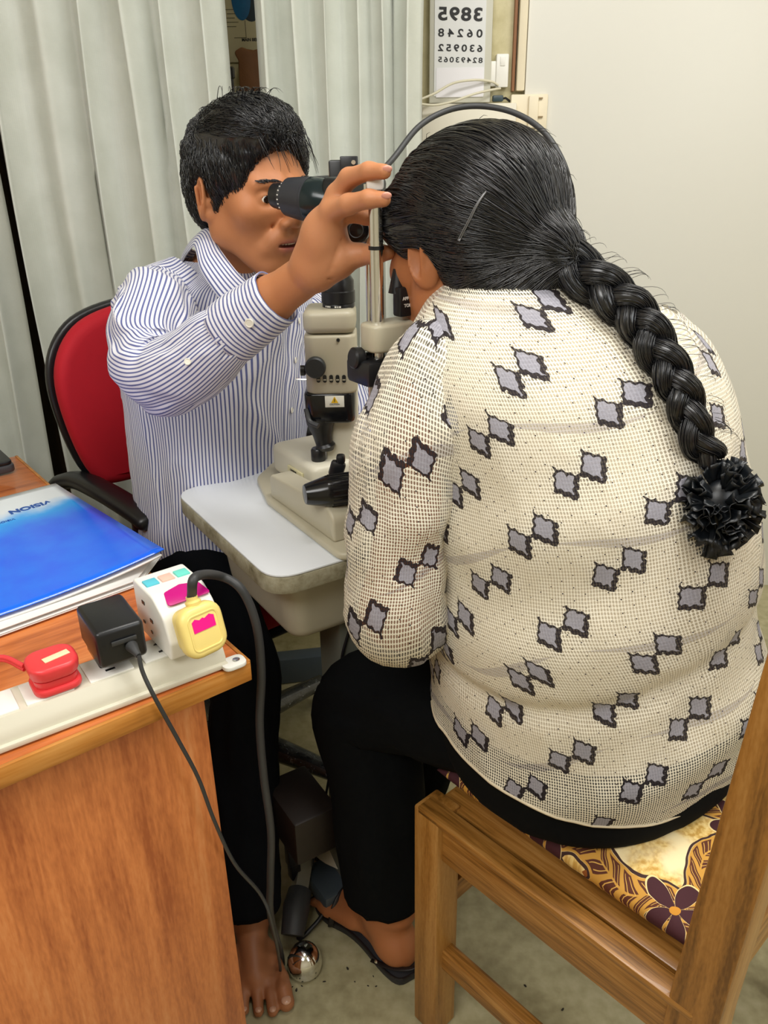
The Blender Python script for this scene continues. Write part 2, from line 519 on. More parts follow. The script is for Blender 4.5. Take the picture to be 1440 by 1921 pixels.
for (tx, py, hpx, sp, bo) in rows:
    q = PY(863, py, YE)
    size = hpx / FPX * 2.2 / .72 * .76
    o = text_mesh(tx, size, M_ink, t, Matrix.Identity(4), 'number_row', mirror=True, bold=bo, spacing=sp)
    me = o.data
    xs_ = [v.co.x for v in me.vertices]; wv_ = max(xs_) - min(xs_); off = -parent_origin(t)
    me.transform(Matrix.Translation(-off))
    me.transform(Matrix.Scale((PY(905, py, YE).x - PY(822, py, YE).x) / wv_, 4, (1, 0, 0)) if True else Matrix.Identity(4))
    me.transform(frame((q.x, YE - .0024, q.z), (1, 0, -.035), y=(0, 0, 1))); me.transform(Matrix.Translation(off))
q = PY(885, -5, YE)
o = text_mesh('42', .05, plain('dark_red_ink', srgb(90, 20, 24), .5), t, frame((q.x - .01, YE - .0024, q.z + .012), (1, 0, -.035), y=(0, 0, 1)), 'number_row', mirror=True, bold=.001)

# junction box, stub and cables beside the chart
YJ = YW - .02
a = PY(931, 101, YJ); b = PY(952, 164, YJ)
t = thing('wall_switch', 'white switch box on the yellowed wall beside the eye chart', 'switch', ((a.x + b.x) / 2, YW, b.z))
MB().box(((a.x + b.x) / 2, YJ + .008, (a.z + b.z) / 2), (b.x - a.x, .024, a.z - b.z), bev=.003).build('cover', M_white, t)
MB().box(((a.x + b.x) / 2 - .022, YJ + .010, (a.z + b.z) / 2 - .006), (.018, .018, .055), bev=.002).build('side_plate', M_white, t)
MB().box(((a.x + b.x) / 2, YJ - .0045, (a.z + b.z) / 2 + .02), (.012, .003, .02), bev=.001).build('rocker', M_white, t)
a = PY(922, 178, YJ); b = PY(958, 192, YJ)
t = thing('wall_plug', 'dark teal plug hanging just under the white switch box', 'plug', ((a.x + b.x) / 2, YJ, b.z))
mb = MB(); mb.box(((a.x + b.x) / 2 - .01, YJ - .006, (a.z + b.z) / 2), (.026, .02, .014), bev=.003); mb.build('body', plain('teal_dark', srgb(48, 66, 72), .4), t)
mb = MB(); mb.tube([PY(938, 186, YJ), PY(948, 184, YJ - .004), PY(956, 190, YJ)], .0028); mb.build('lead', M_black, t)
a = PY(957, 178, YJ); b = PY(1022, 245, YJ)
t = thing('trunking_corner', 'cream plastic cable trunking corner piece at the foot of the strip', 'trunking', (a.x, YW, b.z))
mb = MB(); mb.box(((a.x + b.x) / 2, YJ - .003, (a.z + b.z) / 2), (b.x - a.x, .026, a.z - b.z), bev=.003); mb.build('cover', M_strip, t)
M_slot = plain('slot_brown', srgb(150, 130, 98), .8)
for yy in (184, 219):
    q = PY(1010, yy, YJ - .02); MB().box((q.x, YJ - .018, q.z), (.020, .008, .003)).build('slot', M_slot, t)
q = PY(1004, 210, YJ - .02); MB().box((q.x - .006, YJ - .02, q.z), (.024, .010, a.z - b.z - .01), bev=.002).build('raised_cap', M_strip, t)
a = PY(790, 197, YJ); b = PY(962, 262, YJ)
MB().box(((a.x + b.x) / 2, YJ - .01, (a.z + b.z) / 2 - .03), (b.x - a.x, .05, a.z - b.z + .06), bev=.003).build(
    'trunking_box', plain('ledge_white', srgb(228, 222, 204), .5, var=.03), None, label='cream painted ledge box under the eye chart', category='ledge')
def wall_cable(name, pts, r, mat, label, cat='cable'):
    o = MB().tube(catmull(pts, 8), r, 8).build(name, mat, None, sharp=60)
    return tag(o, label, cat)
M_cab = plain('white_cable', srgb(222, 216, 192), .5, bump=0)
wall_cable('wall_cable', [PY(780, 190, 2.16), PY(815, 175, 2.17), PY(850, 156, 2.19), PY(890, 150, 2.2), PY(921, 153, 2.215), PY(934, 160, 2.225)], .0028, M_cab, 'upper cream cable looping across the foot of the eye chart')
wall_cable('wall_cable', [PY(780, 194, 2.16), PY(815, 197, 2.17), PY(850, 190, 2.18), PY(890, 176, 2.19), PY(925, 168, 2.205), PY(938, 166, 2.22)], .0028, M_cab, 'lower cream cable sagging across the foot of the eye chart')

# ================================================================== desk with its things
K = Vector((-.158, .76, .75)); vv = Vector((.786, .618, 0)).normalized(); uu = Vector((-.618, .786, 0)).normalized()
MD = Matrix.Translation(K) @ Matrix((vv, uu, Vector((0, 0, 1)))).transposed().to_4x4()   # desk frame: x right along front, y back
W_desk = wood('desk_front_laminate', srgb(160, 84, 40), srgb(206, 124, 66), srgb(226, 156, 98), axis=2, scale=.9, rough=.4)
m = Mat('desk_top_laminate', (.5, .2, .1), .3)
tc = m.coord('Object')
def aniso(m, scale, sx, sy, rot=.67, **k):
    r = m.nt.nodes.new('ShaderNodeVectorRotate'); r.inputs['Angle'].default_value = -rot; m.nt.links.new(m.coord('Object'), r.inputs[0])
    mp = m.nt.nodes.new('ShaderNodeMapping'); mp.inputs['Scale'].default_value = (sx, sy, 1); m.nt.links.new(r.outputs[0], mp.inputs[0])
    n = m.nt.nodes.new('ShaderNodeTexNoise'); n.inputs['Scale'].default_value = scale; n.inputs['Detail'].default_value = 6; n.inputs['Distortion'].default_value = .5
    m.nt.links.new(mp.outputs[0], n.inputs[0]); return E(m.nt, n.outputs[0])
v1 = aniso(m, 26, .08, 1) * .6 + aniso(m, 160, .08, 1) * .4
m.setcol(m.ramp(v1, [(.36, srgb(166, 84, 36)), (.52, srgb(208, 118, 58)), (.68, srgb(226, 142, 80))])); m.bump(v1, .08, .001)
m.b.inputs['Coat Weight'].default_value = .3; W_top = m.m
m = Mat('desk_edge', (.5, .3, .1), .4)
v1 = aniso(m, 40, .06, 1) * .5 + m.noise(90, stretch=(.1, .1, 1.2)) * .5
m.setcol(m.ramp(v1, [(.4, srgb(158, 96, 32)), (.52, srgb(190, 124, 50)), (.64, srgb(208, 148, 76))])); W_edge = m.m

t = thing('desk', 'orange wood-grain desk with power strip along its front edge', 'desk', (K.x, K.y, 0))
MB().box((-.56, .45, -.0125), (1.12, .90, .022), MD, bev=.0015).build('desktop', W_top, t)
mb = MB(); mb.box((-.56, -.002, -.0125), (1.124, .005, .024), MD, bev=.001); mb.box((.002, .45, -.0125), (.005, .90, .024), MD, bev=.001); mb.build('edge_band', W_edge, t)
MB().box((-.56, .024, -.388), (1.02, .018, .724), MD, bev=.001).build('front_panel', W_desk, t)
MB().box((-.052, .45, -.3865), (.018, .82, .727), MD, bev=.001).build('side_panel', W_desk, t)
MB().box((-1.07, .45, -.3865), (.018, .82, .727), MD, bev=.001).build('side_panel', W_desk, t)

# power strip (desk frame, slightly skewed)
MS = MD @ Matrix.Translation((-.022, .006, 0)) @ Matrix.Rotation(math.radians(-3.0), 4, 'Z')
t = thing('power_strip', 'long cream socket strip lying on the front edge of the desk', 'power strip', MS.translation)
prof = [(0, .001), (0, .012), (.004, .020), (.010, .030), (.056, .030), (.060, .020), (.060, .001)]
mb = MB()
Mx = MS @ Matrix(((0, 0, -1, 0), (1, 0, 0, 0), (0, 1, 0, 0), (0, 0, 0, 1)))
mb.prism(prof, 0, .52, Mx, bev=.0015)
mb.build('body', M_cream, t)
mb = MB(); mb.box((-.26, -.002, .004), (.52, .006, .006), MS, bev=.001); mb.build('base_rail', M_cream, t)
mb = MB(); mb.prism(round_poly([(-.012, -.012), (.016, -.012), (.016, .010), (-.012, .010)], .009), .001, .006, MS @ Matrix.Translation((.004, -.003, 0)), bev=.001); mb.build('mounting_ear', M_white, t)
mb = MB(); mb.lathe([(.004, .0062), (.0042, .0068), (.002, .0072)], 14, MS @ Matrix.Translation((.010, -.004, 0))); mb.build('screw', M_chrome, t)
for ax, c_ in ((-.235, 1), (-.182, 1), (-.120, 1), (-.062, 1)):
    mb = MB(); mb.box((ax, .033, .0305), (.046, .040, .0025), MS, bev=.001); sp = mb.build('socket_plate', M_white, t)
    mb = MB(); mb.prism([(-.004, .007), (.002, .012), (.006, .007), (.003, .004)], 0, .0008, MS @ Matrix.Translation((ax, .033, .0316)))
    mb.box((ax + .001, .024, .0319), (.010, .003, .0008), MS); mb.build('pin_holes', M_black, sp)

# red plug
M_red = plain('red_plastic', srgb(226, 62, 66), .35, var=.04, bump=0)
def PD(px, py, z): return PZ(px, py, z)
c = MS @ Vector((-.172, .032, .033))
MR = Matrix.Translation(c) @ Matrix.Rotation(math.radians(35), 4, 'Z')
t = thing('plug', 'red rounded plug in the power strip', 'plug', c)
mb = MB(); mb.prism(rrect(.047, .043, .012), 0, .007, MR, bev=.002); mb.build('base_flange', M_red, t)
mb = MB(); mb.prism(rrect(.043, .038, .012), .007, .015, MR, bev=.0005, taper=.96); mb.prism(rrect(.050, .046, .016), .015, .032, MR, bev=.005, seg=4, taper=.92); mb.build('body', M_red, t)
mb = MB(); mb.box((.004, -.004, .0325), (.026, .009, .001), MR @ Matrix.Rotation(math.radians(10), 4, 'Z'), bev=.0003); mb.build('paper_label', plain('cream_label', srgb(232, 216, 176), .6, var=.1, scale=200), t)
p0 = MR @ Vector((-.024, .012, .02))
for k in range(2):
    pts = [p0 + Vector((0, 0, k * .004)), p0 + Vector((-.03, .012, .004 + k * .003)), p0 + Vector((-.065, -.002, -.004 + k * .003)), p0 + Vector((-.12, -.05, -.006 + k * .004)), p0 + Vector((-.2, -.10, -.004))]
    MB().tube(catmull(pts, 6), .0026, 8).build('lead', M_red, t, sharp=60)

# black wall adapter
c = MS @ Vector((-.108, .040, .033))
MA = Matrix.Translation(c) @ Matrix.Rotation(math.radians(38.2 - 4), 4, 'Z')
t = thing('power_adapter', 'black box power adapter in the power strip between red plug and white adapter', 'power adapter', c)
mb = MB(); mb.box((0.002, .004, .032), (.050, .072, .043), MA, bev=.005, seg=3); mb.build('body', M_black, t)
mb = MB(); mb.box((0, .012, .005), (.040, .045, .012), MA, bev=.002); mb.build('pin_block', M_blackgloss, t)
mb = MB(); mb.box((.004, -.034, .038), (.026, .002, .005), MA, bev=.0008); mb.lathe([(.006, 0), (.0065, .002), (.004, .012), (.003, .018)], 14, zframe(MA @ Vector((.010, -.033, .030)), MA.to_3x3() @ Vector((.1, -1, -.25)))); mb.build('usb_socket', M_rubber, t)
pa = MA @ Vector((.012, -.05, .026))
def PK(px, py, b):
    d = ray(px, py); return cam_pos + d * ((K + uu * b - cam_pos).dot(uu) / d.dot(uu))
pts = [pa, PK(268, 1262, -.004), PK(292, 1312, -.014), PK(335, 1390, -.012), PK(372, 1460, -.010), PK(402, 1540, -.006), PK(440, 1620, .005), PK(490, 1680, .015), PK(512, 1740, .02), PZ(526, 1830, .006), PZ(515, 1890, .006)]
MB().tube(catmull(pts, 8), .0024, 8).build('lead', M_rubber, t, sharp=60)

# white multi-way adapter with a yellow plug and thick black lead
c = MS @ Vector((-.034, .040, .033))
MWt = Matrix.Translation(c) @ Matrix.Rotation(math.radians(38.2 - 1), 4, 'Z')
t = thing('socket_adapter', 'white cube socket adapter with coloured squares and magenta label', 'adapter', c)
prof = round_poly([(-.045, 0), (.042, 0), (.046, .022), (.034, .050), (.010, .064), (-.045, .064)], [.004, .004, .01, .02, .02, .006])
Mx = MWt @ Matrix(((0, 0, 1, -.030), (-1, 0, 0, 0), (0, 1, 0, 0), (0, 0, 0, 1)))
mb = MB(); mb.prism(prof, 0, .060, Mx, bev=.003, seg=3); mb.build('body', M_white, t)
def on_top(x_, y_, z_, tilt=0): return MWt @ Matrix.Translation((x_, y_, z_)) @ Matrix.Rotation(tilt, 4, 'X')
for k, cc in enumerate((srgb(92, 196, 214), srgb(240, 190, 172), srgb(110, 216, 200))):
    mb = MB(); mb.box((0, 0, 0), (.015, .015, .003), on_top(-.018 + .018 * k, .020, .0645), bev=.001); mb.build('coloured_square', plain('square%d' % k, cc, .4, var=.02), t)
mb = MB(); mb.prism(round_poly([(-.024, -.014), (.026, -.014), (.020, .006), (0, .011), (-.020, .006)], .004), 0, .0012, on_top(.004, -.0145, .0610, .34), bev=.0003); mb.build('magenta_label', plain('magenta', srgb(196, 0, 124), .35, var=.04), t)
mb = MB()
for (yy, zz, s_) in ((.018, .045, 1), (.0, .030, 1), (.024, .018, .7), (.004, .014, .7)):
    mb.box((-.0302, yy, zz), (.001, .007 * s_, .004 * s_), MWt)
mb.build('pin_holes', M_black, t)
M_yel = plain('yellow_plastic', srgb(238, 214, 128), .38, var=.03, bump=0)
c2 = MWt @ Vector((-.002, -.047, .034))
t2 = thing('plug', 'yellow plug with a magenta label on the front of the white adapter', 'plug', c2)
My = frame(c2, MWt.to_3x3() @ Vector((1, .12, 0)), y=MWt.to_3x3() @ Vector((0, .28, 1)))     # z towards the viewer
mb = MB(); mb.prism(rrect(.040, .046, .010), -.006, .006, My, bev=.002); mb.prism(rrect(.050, .056, .016), .006, .024, My, bev=.006, seg=4); mb.build('body', M_yel, t2)
mb = MB(); pr = rrect(.034, .038, .006)
mb.tube([My @ Vector((p_[0], p_[1], .0238)) for p_ in pr + pr[:1]], .0012, 6, caps=False); mb.build('recess_rim', M_yel, t2)
mb = MB(); mb.prism([(-.013, .001), (.013, .001), (.013, .013), (.008, .0155), (.002, .013), (0, .0145), (-.004, .013), (-.009, .0155), (-.013, .013)], .0236, .0246, My); mb.build('magenta_label', plain('hot_pink', srgb(244, 0, 136), .4, var=.03), t2)
mb = MB(); mb.lathe([(.008, 0), (.0085, .004), (.0062, .006), (.0062, .010)], 18, zframe(My @ Vector((0, .027, .013)), My.to_3x3() @ Vector((0, 1, 0)))); mb.build('cable_collar', M_yel, t2)
ps = My @ Vector((0, .036, .013))
pts = [ps, ps + Vector((.006, .002, .022)), PY(410, 1080, .80), PY(452, 1105, .80), PY(480, 1170, .80), PY(490, 1260, .80), PY(487, 1360, .80), PY(495, 1460, .80), PY(508, 1560, .80), PY(507, 1650, .81), PY(508, 1720, .83), PZ(528, 1800, .012), PZ(524, 1880, .008)]
MB().tube(catmull(pts, 10), .0052, 12).build('lead', M_rubber, t2, sharp=60)

# papers and blue booklet
M_paper = plain('paper', srgb(232, 230, 226), .6, var=.02)
m = Mat('booklet_print', (0, .1, .8), .22)
x, y, z = m.xyz('UV')
wob = m.noise(9, 'UV') * .12
grad = (y + wob).step(.76, .90)
blue = m.mix(m.noise(7, 'UV', detail=6), srgb(0, 74, 240), srgb(10, 128, 250))
mid = m.mix((y + wob).step(.62, .82), blue, srgb(0, 168, 250))
m.setcol(m.mix(grad, mid, srgb(232, 240, 246))); m.b.inputs['Coat Weight'].default_value = .4; m.b.inputs['Coat Roughness'].default_value = .1
M_book = m.m


def sheet(mb, corners, z, thick, curl=None, n=16):
    """corners: 4 world xy points (A near-left, B near-right, C far-right, D far-left)"""
    A_, B_, C_, D_ = [Vector((c.x, c.y, 0)) for c in corners]
    def fn(s, t):
        p_ = (A_ * (1 - s) + B_ * s) * (1 - t) + (D_ * (1 - s) + C_ * s) * t
        zz = z + (curl(s, t) if curl else 0)
        return Vector((p_.x, p_.y, zz)), (s, t)
    mb.grid(fn, n, n)


bc = [PZ(-330, 1290, .765), PZ(312, 1046, .762), PZ(106, 928, .765), PZ(-260, 1020, .765)]
mb = MB()
for k in range(5):
    off = Vector((random.uniform(-.004, .004), random.uniform(-.006, .002), 0))
    sheet(mb, [c_ + off for c_ in [PZ(-330, 1310, .752), PZ(258, 1096, .752), PZ(300, 1040, .752), PZ(-260, 1020, .752)]], .7525 + .0018 * k, 0, n=6)
o = mb.build('paper_stack', M_paper, None, solid=.0012, label='stack of white papers under the blue booklet', category='papers')
tt = thing('booklet', 'glossy bright blue booklet with a curled corner on the papers', 'booklet', (bc[1].x, bc[1].y, .763))
bc = [PZ(-330, 1262, .770), PZ(308, 1030, .785), PZ(104, 906, .765), PZ(-260, 1000, .765)]
mb = MB(); sheet(mb, bc, .764, 0, curl=lambda s, t_: .020 * max(0, (s - .45) / .55) ** 2 * (1 - t_) ** 1.2 + .004 * math.sin(s * 3.0) * (1 - t_), n=24)
mb.build('cover', M_book, tt, solid=.0012, sharp=180)
mb = MB(); sheet(mb, [c_ + Vector((-.003, -.004, 0)) for c_ in bc], .7615, 0, curl=lambda s, t_: .016 * max(0, (s - .5) / .5) ** 2 * (1 - t_), n=20)
mb.build('pages', M_paper, tt, solid=.002, sharp=180)
M_print = plain('blue_ink', srgb(18, 78, 160), .4, bump=0)
ed = (bc[3] - bc[2]).normalized(); ed.z = 0
q = PZ(57, 951, .7665)
text_mesh('VISION', .021, M_print, tt, frame(q, ed, z=(0, 0, 1)), 'title', bold=.0008)
q = PZ(10, 978, .7665)
text_mesh('VISION', .009, M_print, tt, frame(q, ed, z=(0, 0, 1)), 'subtitle')

# black device at the desk's left edge
c = PZ(-20, 872, .76)
t = thing('laptop', 'dark grey laptop whose corner shows at the left edge', 'laptop', (c.x, c.y, .75))
Ml = Matrix.Translation(PZ(30, 885, .752)) @ Matrix.Rotation(math.radians(38.2), 4, 'Z')
mb = MB(); mb.prism(rrect(.34, .24, .012, cx=-.168, cy=.122), 0, .014, Ml, bev=.003); mb.build('base', plain('laptop_grey', srgb(62, 62, 66), .4), t)
mb = MB(); mb.prism(rrect(.335, .236, .012, cx=-.168, cy=.122), .0145, .021, Ml, bev=.002); mb.build('lid', M_black, t)

# ================================================================== instrument table
TN = Vector((-.149, .928, .76)); ta = Vector((.842, .54, 0)).normalized(); tb = Vector((-.54, .842, 0)).normalized()
MT = Matrix.Translation(TN) @ Matrix((ta, tb, Vector((0, 0, 1)))).transposed().to_4x4()
def TW(a, b, z): return MT @ Vector((a, b, z - .76))
m = Mat('stained_edge', (.5, .5, .4), .5)
n1 = m.noise(22, detail=7, rough=.7)
m.setcol(m.ramp(n1, [(.30, srgb(92, 84, 56)), (.46, srgb(150, 144, 120)), (.62, srgb(176, 172, 150)), (.75, srgb(196, 192, 172))])); M_edge = m.m
M_tabletop = plain('white_laminate', srgb(226, 230, 234), .28, var=.015, scale=5, bump=.01)
M_drawer = plain('drawer_enamel', srgb(178, 172, 152), .4, var=.04, scale=7, bump=.02)
t = thing('instrument_table', 'white-topped instrument table with stained edge carrying the slit lamp', 'table', TW(.15, .12, 0))
prof = round_poly([(0, 0), (.50, 0), (.50, .377), (0, .377)], .045, 8)
mb = MB(); mb.prism(prof, -.0035, 0, MT, bev=.0012); mb.build('tabletop', M_tabletop, t)
prof2 = round_poly([(-.001, -.001), (.501, -.001), (.501, .378), (-.001, .378)], .046, 8)
mb = MB(); mb.prism(prof2, -.030, -.0036, MT, bev=.003); mb.build('edge_band', M_edge, t)
mb = MB(); mb.prism(round_poly([(.035, .035), (.40, .035), (.40, .30), (.035, .30)], .035, 8), -.142, -.0305, MT, bev=.018, seg=4, taper=.93, tc=(.2, .16)); mb.build('drawer_box', M_drawer, t)
mb = MB(); mb.box((.175, .10, -.42), (.085, .070, .56), MT, bev=.006); mb.box((.175, .10, -.69), (.10, .085, .08), MT, bev=.006); mb.build('column', M_greymetal, t)
mb = MB(); mb.box((.175, .10, -.715), (.20, .09, .04), MT, bev=.008); mb.build('base_bar', M_bluegrey, t)
# two base legs reaching towards patient and doctor
M_steel = plain('worn_steel', srgb(168, 164, 146), .35, .4, var=.2, scale=40)
dome_c = PZ(571, 1803, .02)
leg0 = TW(.150, .09, .07)
mb = MB()
pA = PZ(580, 1590, .085); pB = PZ(556, 1700, .060)
mb.tube(catmull([leg0, (leg0 + pA) / 2, pA, pB], 5), .017, 4); mb.build('base_leg', M_steel, t)
mb = MB(); mb.tube([pB + (pA - pB) * .25, pB, PZ(548, 1755, .035)], [.021, .024, .020], 20); mb.build('rubber_sleeve', M_rubber, t)
mb = MB(); mb.lathe([(.001, .052), (.012, .050), (.022, .043), (.028, .031), (.030, .018), (.028, .006), (.02, 0)][::-1], 28, Matrix.Translation((dome_c.x, dome_c.y, 0))); mb.build('caster', M_chrome, t)
for b_ in (.30,):
    mb = MB(); mb.tube([TW(.175, .12, .05), TW(.17, b_, .045)], .02, 4); mb.build('base_leg', M_steel, t)
    mb = MB(); mb.lathe([(.02, 0), (.028, .006), (.030, .018), (.028, .031), (.022, .043), (.001, .052)], 20, Matrix.Translation(TW(.17, b_ + .02, 0))); mb.build('caster', M_chrome, t)
# power box hanging off the column
M_brownbox = plain('dark_brown_box', srgb(34, 26, 22), .5, var=.2)
c = PY(560, 1500, 1.02)
tp = thing('power_supply', 'dark brown power supply box on the base of the instrument table', 'power supply', (c.x, c.y, .05))
Mq = Matrix.Translation((c.x - .002, c.y, 0)) @ Matrix.Rotation(math.radians(32), 4, 'Z')
mb = MB(); mb.box((0.005, 0, .262), (.080, .12, .088), Mq @ Matrix.Translation((0, 0, 0)), bev=.006); mb.build('body', M_brownbox, tp)
mb = MB(); mb.box((.005, .045, .17), (.03, .02, .12), Mq, bev=.004); mb.box((.005, .05, .10), (.02, .02, .06), Mq, bev=.004); mb.build('bracket', M_black, tp)
wall_cable('floor_cable', [PZ(660, 1690, .01), PZ(620, 1700, .03), PZ(590, 1735, .02), PZ(560, 1760, .006), PZ(575, 1700, .006), PZ(640, 1640, .006), PZ(700, 1600, .006)], .004, M_black, 'black cable lying behind the chrome caster')
wall_cable('hanging_cable', [PY(668, 1120, 1.06), PY(655, 1180, 1.06), PY(640, 1240, 1.05), PY(636, 1330, 1.04), PY(615, 1470, 1.06), PY(590, 1590, 1.05), PZ(585, 1650, .012)], .0022, M_black, 'thin black cable hanging beside the grey table column')

# ================================================================== slit lamp
t = thing('slit_lamp', 'beige and black slit lamp microscope on the white instrument table', 'slit lamp', TW(.2, .2, .76))
Z0 = .7605
mb = MB(); mb.prism(round_poly([(.100, -.010), (.46, -.010), (.46, .39), (.20, .395), (.130, .33), (.103, .23)], [.02, .03, .03, .08, .05, .04], 8), .0005, .012, MT, bev=.004, seg=3); mb.build('base_plate', M_lamp_beige, t)
def cover(a0, name):
    mb = MB()
    # rail cover: side outline in (b, z)
    prof = round_poly([(.030, 0), (.235, 0), (.235, .040), (.052, .052), (.030, .036)], [.004, .006, .012, .026, .018], 7)
    Mx = MT @ Matrix.Translation((a0, 0, .0118)) @ Matrix(((0, 0, 1, 0), (1, 0, 0, 0), (0, 1, 0, 0), (0, 0, 0, 1)))
    mb.prism(prof, 0, .036, Mx, bev=.004, seg=3); mb.build(name, M_lamp_beige, t)
cover(.112, 'rail_cover'); cover(.395, 'rail_cover')
mb = MB(); mb.tube([TW(.14, .085, Z0 + .035), TW(.42, .085, Z0 + .035)], .011, 18); ax_ = mb.build('axle', M_chrome, t)
mb = MB(); mb.tube([TW(.155, .085, Z0 + .035), TW(.165, .085, Z0 + .035)], .016, 20); mb.tube([TW(.175, .085, Z0 + .035), TW(.182, .085, Z0 + .035)], .016, 20); mb.build('axle_wheel', M_lamp_beige, t)
# moving slide unit with label
mb = MB(); mb.prism(round_poly([(.160, .175), (.33, .175), (.33, .33), (.160, .33)], .018, 6), .018, .068, MT, bev=.010, seg=4); mb.build('slide_housing', M_cream, t)
mb = MB(); mb.box((.155, .255, .042), (.004, .05, .016), MT @ Matrix.Translation((.0028, -.022, 0)), bev=.0005); lb = mb.build('data_label', plain('label_yellowish', srgb(214, 206, 164), .5, var=.1, scale=200), t)
Mlb = frame(TW(.1593, .228, .8035) , -tb, z=(0, 0, 1)); Mlb = frame(MT @ Vector((.1555, .233, .046)), -tb, y=(0, 0, 1))
text_mesh('CAUTION', .0048, M_ink, lb, Mlb @ Matrix.Translation((-.003, 0, .0006)))
mb = MB(); mb.box((.235, .19, .020), (.13, .12, .020), MT, bev=.006); mb.build('carriage', M_lamp_beige, t)
mb = MB(); mb.lathe([(.0105, 0), (.0115, .002), (.0115, .018), (.0095, .021)], 26, Matrix.Translation(TW(.186, .205, .8275))); mb.build('lock_knob', M_black, t)
# joystick: black grip pointing left
jl = PY(570, 928, 1.03); jr = PY(668, 914, 1.055); d = (jr - jl).normalized(); jr = jl + d * .105
mb = MB(); L = (jr - jl).length
prof = [(.004, 0), (.0135, .001), (.0150, .004), (.0215, .030), (.0225, .034), (.0225, L - .01), (.018, L)]
mb.lathe(prof, 36, zframe(jl, d)); js = mb.build('joystick_grip', M_blackgloss, t)
mb = MB()
Mz = zframe(jl, d)
for k in range(18):
    a_ = 2 * math.pi * k / 18
    mb.box((.0225 * math.cos(a_), .0225 * math.sin(a_), .034 + (L - .044) / 2), (.0022, .0022, L - .05), Mz @ Matrix.Rotation(0, 4, 'Z'), bev=.0006)
mb.build('grip_ribs', M_black, js, weld=False)
mb = MB(); mb.tube([jl + d * (L - .02), TW(.235, .12, .79)], .009, 14); mb.build('joystick_rod', M_chrome, t)
kb = PY(632, 880, 1.10)
mb = MB(); mb.box((0, 0, 0), (.022, .014, .026), Matrix.Translation(kb) @ Matrix.Rotation(.3, 4, 'Y'), bev=.005); mb.box((.006, 0, .016), (.013, .014, .014), Matrix.Translation(kb), bev=.004); mb.build('brake_lever', M_black, t)
# vertical support post, black cone, motor housing
Yp = 1.20
p1_ = PY(641, 790, Yp + .02); 
mb = MB(); mb.box((p1_.x, Yp + .03, .885), (.052, .05, .13), bev=.003); mb.build('support_post', M_cream, t)
def YZ(px, py): return PY(px, py, Yp)
cx_ = YZ(606, 800).x
mb = MB()
zt = YZ(600, 783).z; zb = YZ(600, 838).z
Mcone = Matrix.Translation((0, 0, 0))
pts = [(cx_ + .002, Yp, zb - .004), (cx_ + .002, Yp, zb + .002), (cx_, Yp, zb + .006), (cx_ - .002, Yp, zb + .02), (cx_ - .004, Yp, zt - .01), (cx_ - .002, Yp, zt + .004)]
mb.tube(pts, [.013, .016, .013, .0150, .0215, .026], 26); mb.build('tilt_cone', M_black, t)
a = YZ(571, 733); b = YZ(668, 786)
hw = (b.x - a.x) / 2; cxh = (a.x + b.x) / 2
mb = MB(); mb.prism(rrect(hw * 2, .075, .014, cx=cxh, cy=Yp + .012), b.z, a.z + .003, None, bev=.006, seg=3, taper=.96, tc=(cxh, Yp)); mb.build('lamp_base', M_blackgloss, t)
# curved mirror arm
mb = MB(); mb.tube(catmull([YZ(576, 760) + Vector((0, -.02, 0)), YZ(583, 780) + Vector((0, -.028, 0)), YZ(600, 786) + Vector((0, -.036, 0))], 5), .004, 10); mb.build('mirror_arm', M_rubber, t)
la = YZ(611, 734) ; lb_ = YZ(647, 754)
mb = MB(); mb.box(((la.x + lb_.x) / 2, Yp - .0272, (la.z + lb_.z) / 2), (lb_.x - la.x, .0015, la.z - lb_.z), bev=.0003); ws = mb.build('warning_label', plain('label_white', srgb(224, 222, 208), .5, var=.02, bump=0), t)
tc_ = YZ(629, 741); 
mb = MB(); mb.prism([(-.0055, -.0045), (.0055, -.0045), (0, .0055)], 0, .0006, frame((tc_.x, Yp - .028, tc_.z), (1, 0, 0), y=(0, 0, 1))); tri = mb.build('warning_triangle', plain('warning_yellow', srgb(220, 176, 20), .5, bump=0), ws)
mb = MB(); mb.box((tc_.x, Yp - .0288, tc_.z), (.001, .0006, .005)); mb.build('warning_mark', M_ink, ws)
text_mesh('CAUTION', .0034, M_ink, ws, frame((tc_.x, Yp - .0282, tc_.z - .0068), (1, 0, 0), y=(0, 0, 1)))
# beige housing
a = YZ(568, 578); b = YZ(671, 731); hw = (b.x - a.x) / 2; cxh = (a.x + b.x) / 2
prof = rrect(hw * 2, .08, .016, cx=cxh, cy=Yp + .014, n=6)
zmid = YZ(600, 622).z
mb = MB(); mb.prism(prof, b.z, zmid - .0008, None, bev=.005, seg=3); mb.build('lamp_housing', M_lamp_beige, t)
mb = MB(); mb.prism(rrect(hw * 2, .08, .016, cx=cxh, cy=Yp + .014, n=6), zmid + .0003, a.z, None, bev=.010, seg=5); mb.build('housing_top', M_lamp_beige, t)
yf = Yp - .0265
def on_front(px, py): v = PY(px, py, yf); return v
q = on_front(634, 638); mb = MB(); mb.lathe([(.0028, -.0005), (.0022, .0012)], 14, zframe(q, (0, -1, 0))); mb.build('set_screw', M_black, t)
q = on_front(592, 687); mb = MB(); mb.lathe([(.010, -.002), (.0148, .001), (.0155, .003), (.0155, .012), (.0135, .0142), (.004, .0148)], 34, zframe(q, (0, -1, 0))); mb.build('focus_knob', plain('knob_black', srgb(34, 38, 40), .5, var=.05), t)
mb = MB(); q = PY(566, 695, Yp); mb.lathe([(.006, 0), (.008, .002), (.008, .008)], 18, zframe((q.x + .006, Yp, q.z), (-1, 0, 0))); mb.build('side_knob', M_black, t)
q0 = PY(555, 711, Yp + .0); q1 = PY(575, 712, Yp); mb = MB(); mb.tube([q0, q1], .0016, 8); mb.build('side_pin', M_chrome, t)
